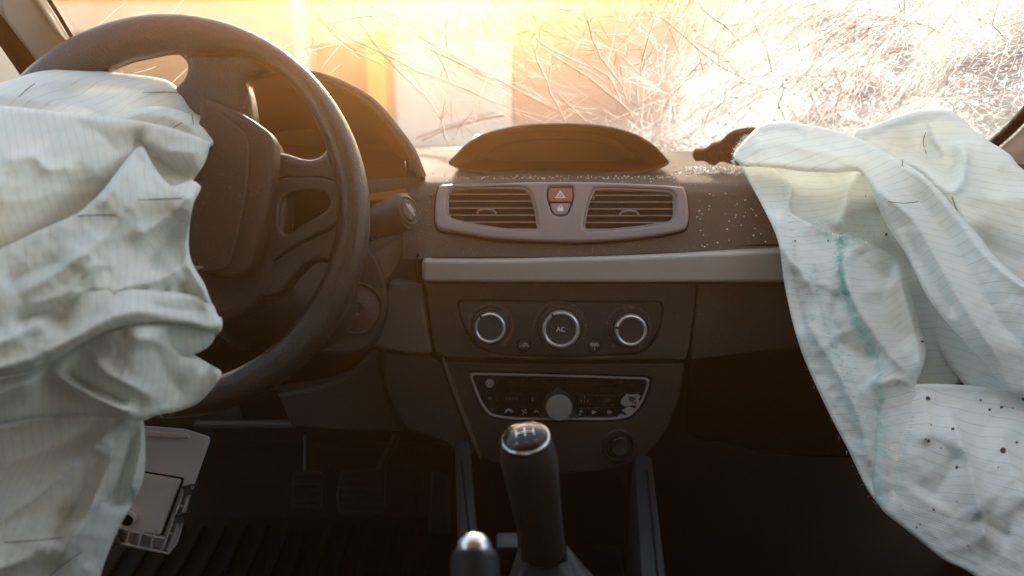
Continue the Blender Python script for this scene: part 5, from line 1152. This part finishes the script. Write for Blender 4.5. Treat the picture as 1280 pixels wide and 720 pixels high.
RFl = Patch([(917, 196), (920, 187), (932, 174), (946, 160), (958, 154), (985, 152), (1008, 156), (1040, 162), (1066, 170), (1094, 184), (1120, 198), (1150, 216), (1176, 240), (1200, 268), (1222, 292), (1245, 322), (1280, 352), (1330, 384), (1440, 430), (1440, 520), (1290, 494), (1262, 488), (1225, 448), (1190, 410), (1160, 372), (1135, 322), (1112, 286), (1096, 254), (1075, 214), (1040, 213), (1005, 212), (970, 208), (940, 206), (926, 206)],
    [(920, 195, .965), (955, 158, .995), (1060, 170, .97), (1000, 208, .945), (1072, 212, .93), (1150, 240, .925), (1120, 290, .905), (1200, 300, .89), (1160, 360, .87), (1230, 350, .855), (1220, 440, .84), (1290, 400, .81), (1280, 488, .81), (1420, 480, .74), (1100, 190, .955)],
    [([(930, 200), (965, 178), (1005, 186), (1060, 200), (1078, 214)], 8 * mm, 14, 20), ([(1078, 210), (1100, 240), (1140, 272), (1170, 320), (1215, 400), (1262, 470)], 12 * mm, 14, 12, 1.2), ([(1105, 196), (1150, 222), (1190, 268), (1240, 330), (1300, 372)], 8 * mm, 10, 16, 1.2, 'b'), ([(1120, 226), (1160, 262), (1200, 320), (1250, 400), (1290, 440)], -8 * mm, 14, 14, 1.5),
     ([(940, 170), (970, 164), (1010, 166)], -4 * mm, 12, 10), ([(1130, 290), (1160, 340), (1200, 400)], -5 * mm, 10, 10, 1.5)], roll=0.0060, seed=31, ang=78, wr=.0009, step=2.6)
build('fabric', [R0, RI, RF, RB, RFl], M['fabR'], RA)
stitch(RFl, [(1110, 252), (1130, 254), (1148, 252)], RA, .0003); stitch(R0, [(1190, 246), (1198, 268), (1208, 288)], RA, .0004); stitch(R0, [(1157, 166), (1154, 178), (1158, 192)], RA, .0004); stitch(RFl, [(1128, 200), (1128, 208)], RA, .0004)
fray(RF, [(1050, 296), (1049, 330), (1054, 366)], 330, 4.5, M['teal'], RA, .00016, (3.2, .2)); fray(RF, [(1056, 368), (1072, 410), (1096, 450), (1098, 540), (1095, 625)], 260, 4, M['teal'], RA, .00015, (3.0, .3))
fray(RF, [(1020, 280), (1046, 294), (1070, 298), (1100, 308)], 130, 8, M['thread'], RA, .0002, (3, -.8)); fray(RF, [(1010, 462), (1045, 534), (1080, 606), (1099, 630)], 20, 4, M['thread'], RA, .00010, (1, 2.6)); fray(RFl, [(918, 204), (922, 186), (936, 170)], 110, 5, M['thread'], RA, .0002, (1.2, 3.3))
fray(RI, [(1062, 270), (1090, 300), (1105, 308)], 90, 9, M['thread'], RA, .0002, (5, -.6)); fray(RF, [(1000, 330), (1030, 420), (1070, 520)], 160, 4, M['teal'], RA, .00018, (12, .3))
# loops of stitching that show as short dashes
bms = bmesh.new()
for L_, P_, n_ in (([(975, 215), (984, 262), (1000, 345)], RF, 20), ([(1018, 330), (1030, 400), (1062, 490), (1092, 600)], RF, 40), ([(1140, 520), (1128, 580), (1126, 640)], RB, 24), ([(1112, 490), (1106, 560), (1110, 630)], RB, 24), ([(992, 300), (1000, 380), (1028, 450)], RF, 26)):
    pp = sm(L_, 20)
    for k in range(n_):
        x, y = pp[int(k / n_ * (len(pp) - 1))]; tube_bm(bms, [P_.at(x - 2, y, .0002), P_.at(x + .5, y + .6, .0009), P_.at(x + 3, y + .4, .0002)], .00028, 4, False)
tag(bm_obj('seam_stitches', bms, M['thread'], RA, False), kind='stuff')
# brown specks
def speck(P_, x, y, r):
    pts = [P_.at(x + r * math.cos(a) * random.uniform(.7, 1.2), y + r * math.sin(a) * random.uniform(.6, 1.1), .0007) for a in np.linspace(0, 6.28, 9)[:-1]]
    c_ = P_.at(x, y, .0014); bmS.faces.new([bmS.verts.new(p) for p in pts]); 
    vs2 = [bmS.verts.new(p + (c_ - p) * .02 - Vector(FW) * .0001) for p in pts]; cv = bmS.verts.new(c_)
    for k in range(len(vs2)): bmS.faces.new((vs2[k], vs2[(k + 1) % len(vs2)], cv))
bmS = bmesh.new()
for x, y, r in [(1153, 427, 1.8), (1160, 498, 3), (1226, 500, 1.5), (1237, 512, 2), (1252, 509, 2), (1279, 499, 2.4), (1191, 536, 2.2), (1254, 563, 4.2), (1271, 553, 2), (1196, 584, 2.4), (1161, 551, 2.2), (1157, 549, 1.6), (1167, 637, 1.8), (1146, 659, 1.6), (1150, 655, 1), (1210, 682, 1), (1261, 665, 1), (1248, 584, 1), (1176, 560, 1), (1164, 531, 1), (1196, 627, 1), (1266, 510, 1.1)]: speck(RB if y > 486 else RF, x, y, r)
for x, y, r in [(1095, 248, 1), (1082, 245, 1), (1108, 293, 2), (1146, 318, 1.4), (1145, 313, 1)]: speck(RI, x, y, r)
for x, y, r in [(994, 301, 1.3), (1035, 301, 1.3)]: speck(RF, x, y, r)
tag(bm_obj('brown_specks', bmS, M['stain'], RA, 30), kind='stuff')

# ================================================================== HAZE
if HAZE > 0:
    hz = box('flare_haze', (0, 4, 1.2), (26, 18, 4.6), None, None, bev=0); tag(hz, 'thin orange air volume added for a flare glow through cabin and yard', 'flare_haze', kind='stuff')  # air added to imitate lens flare
    m = bpy.data.materials.new('flare_haze'); m.use_nodes = True; t = m.node_tree; t.nodes.clear()
    o = t.nodes.new('ShaderNodeOutputMaterial'); v = t.nodes.new('ShaderNodeVolumePrincipled'); v.inputs['Color'].default_value = HAZE_COL; v.inputs['Density'].default_value = HAZE; v.inputs['Anisotropy'].default_value = HAZE_G
    t.links.new(v.outputs[0], o.inputs['Volume']); hz.data.materials.clear(); hz.data.materials.append(m)
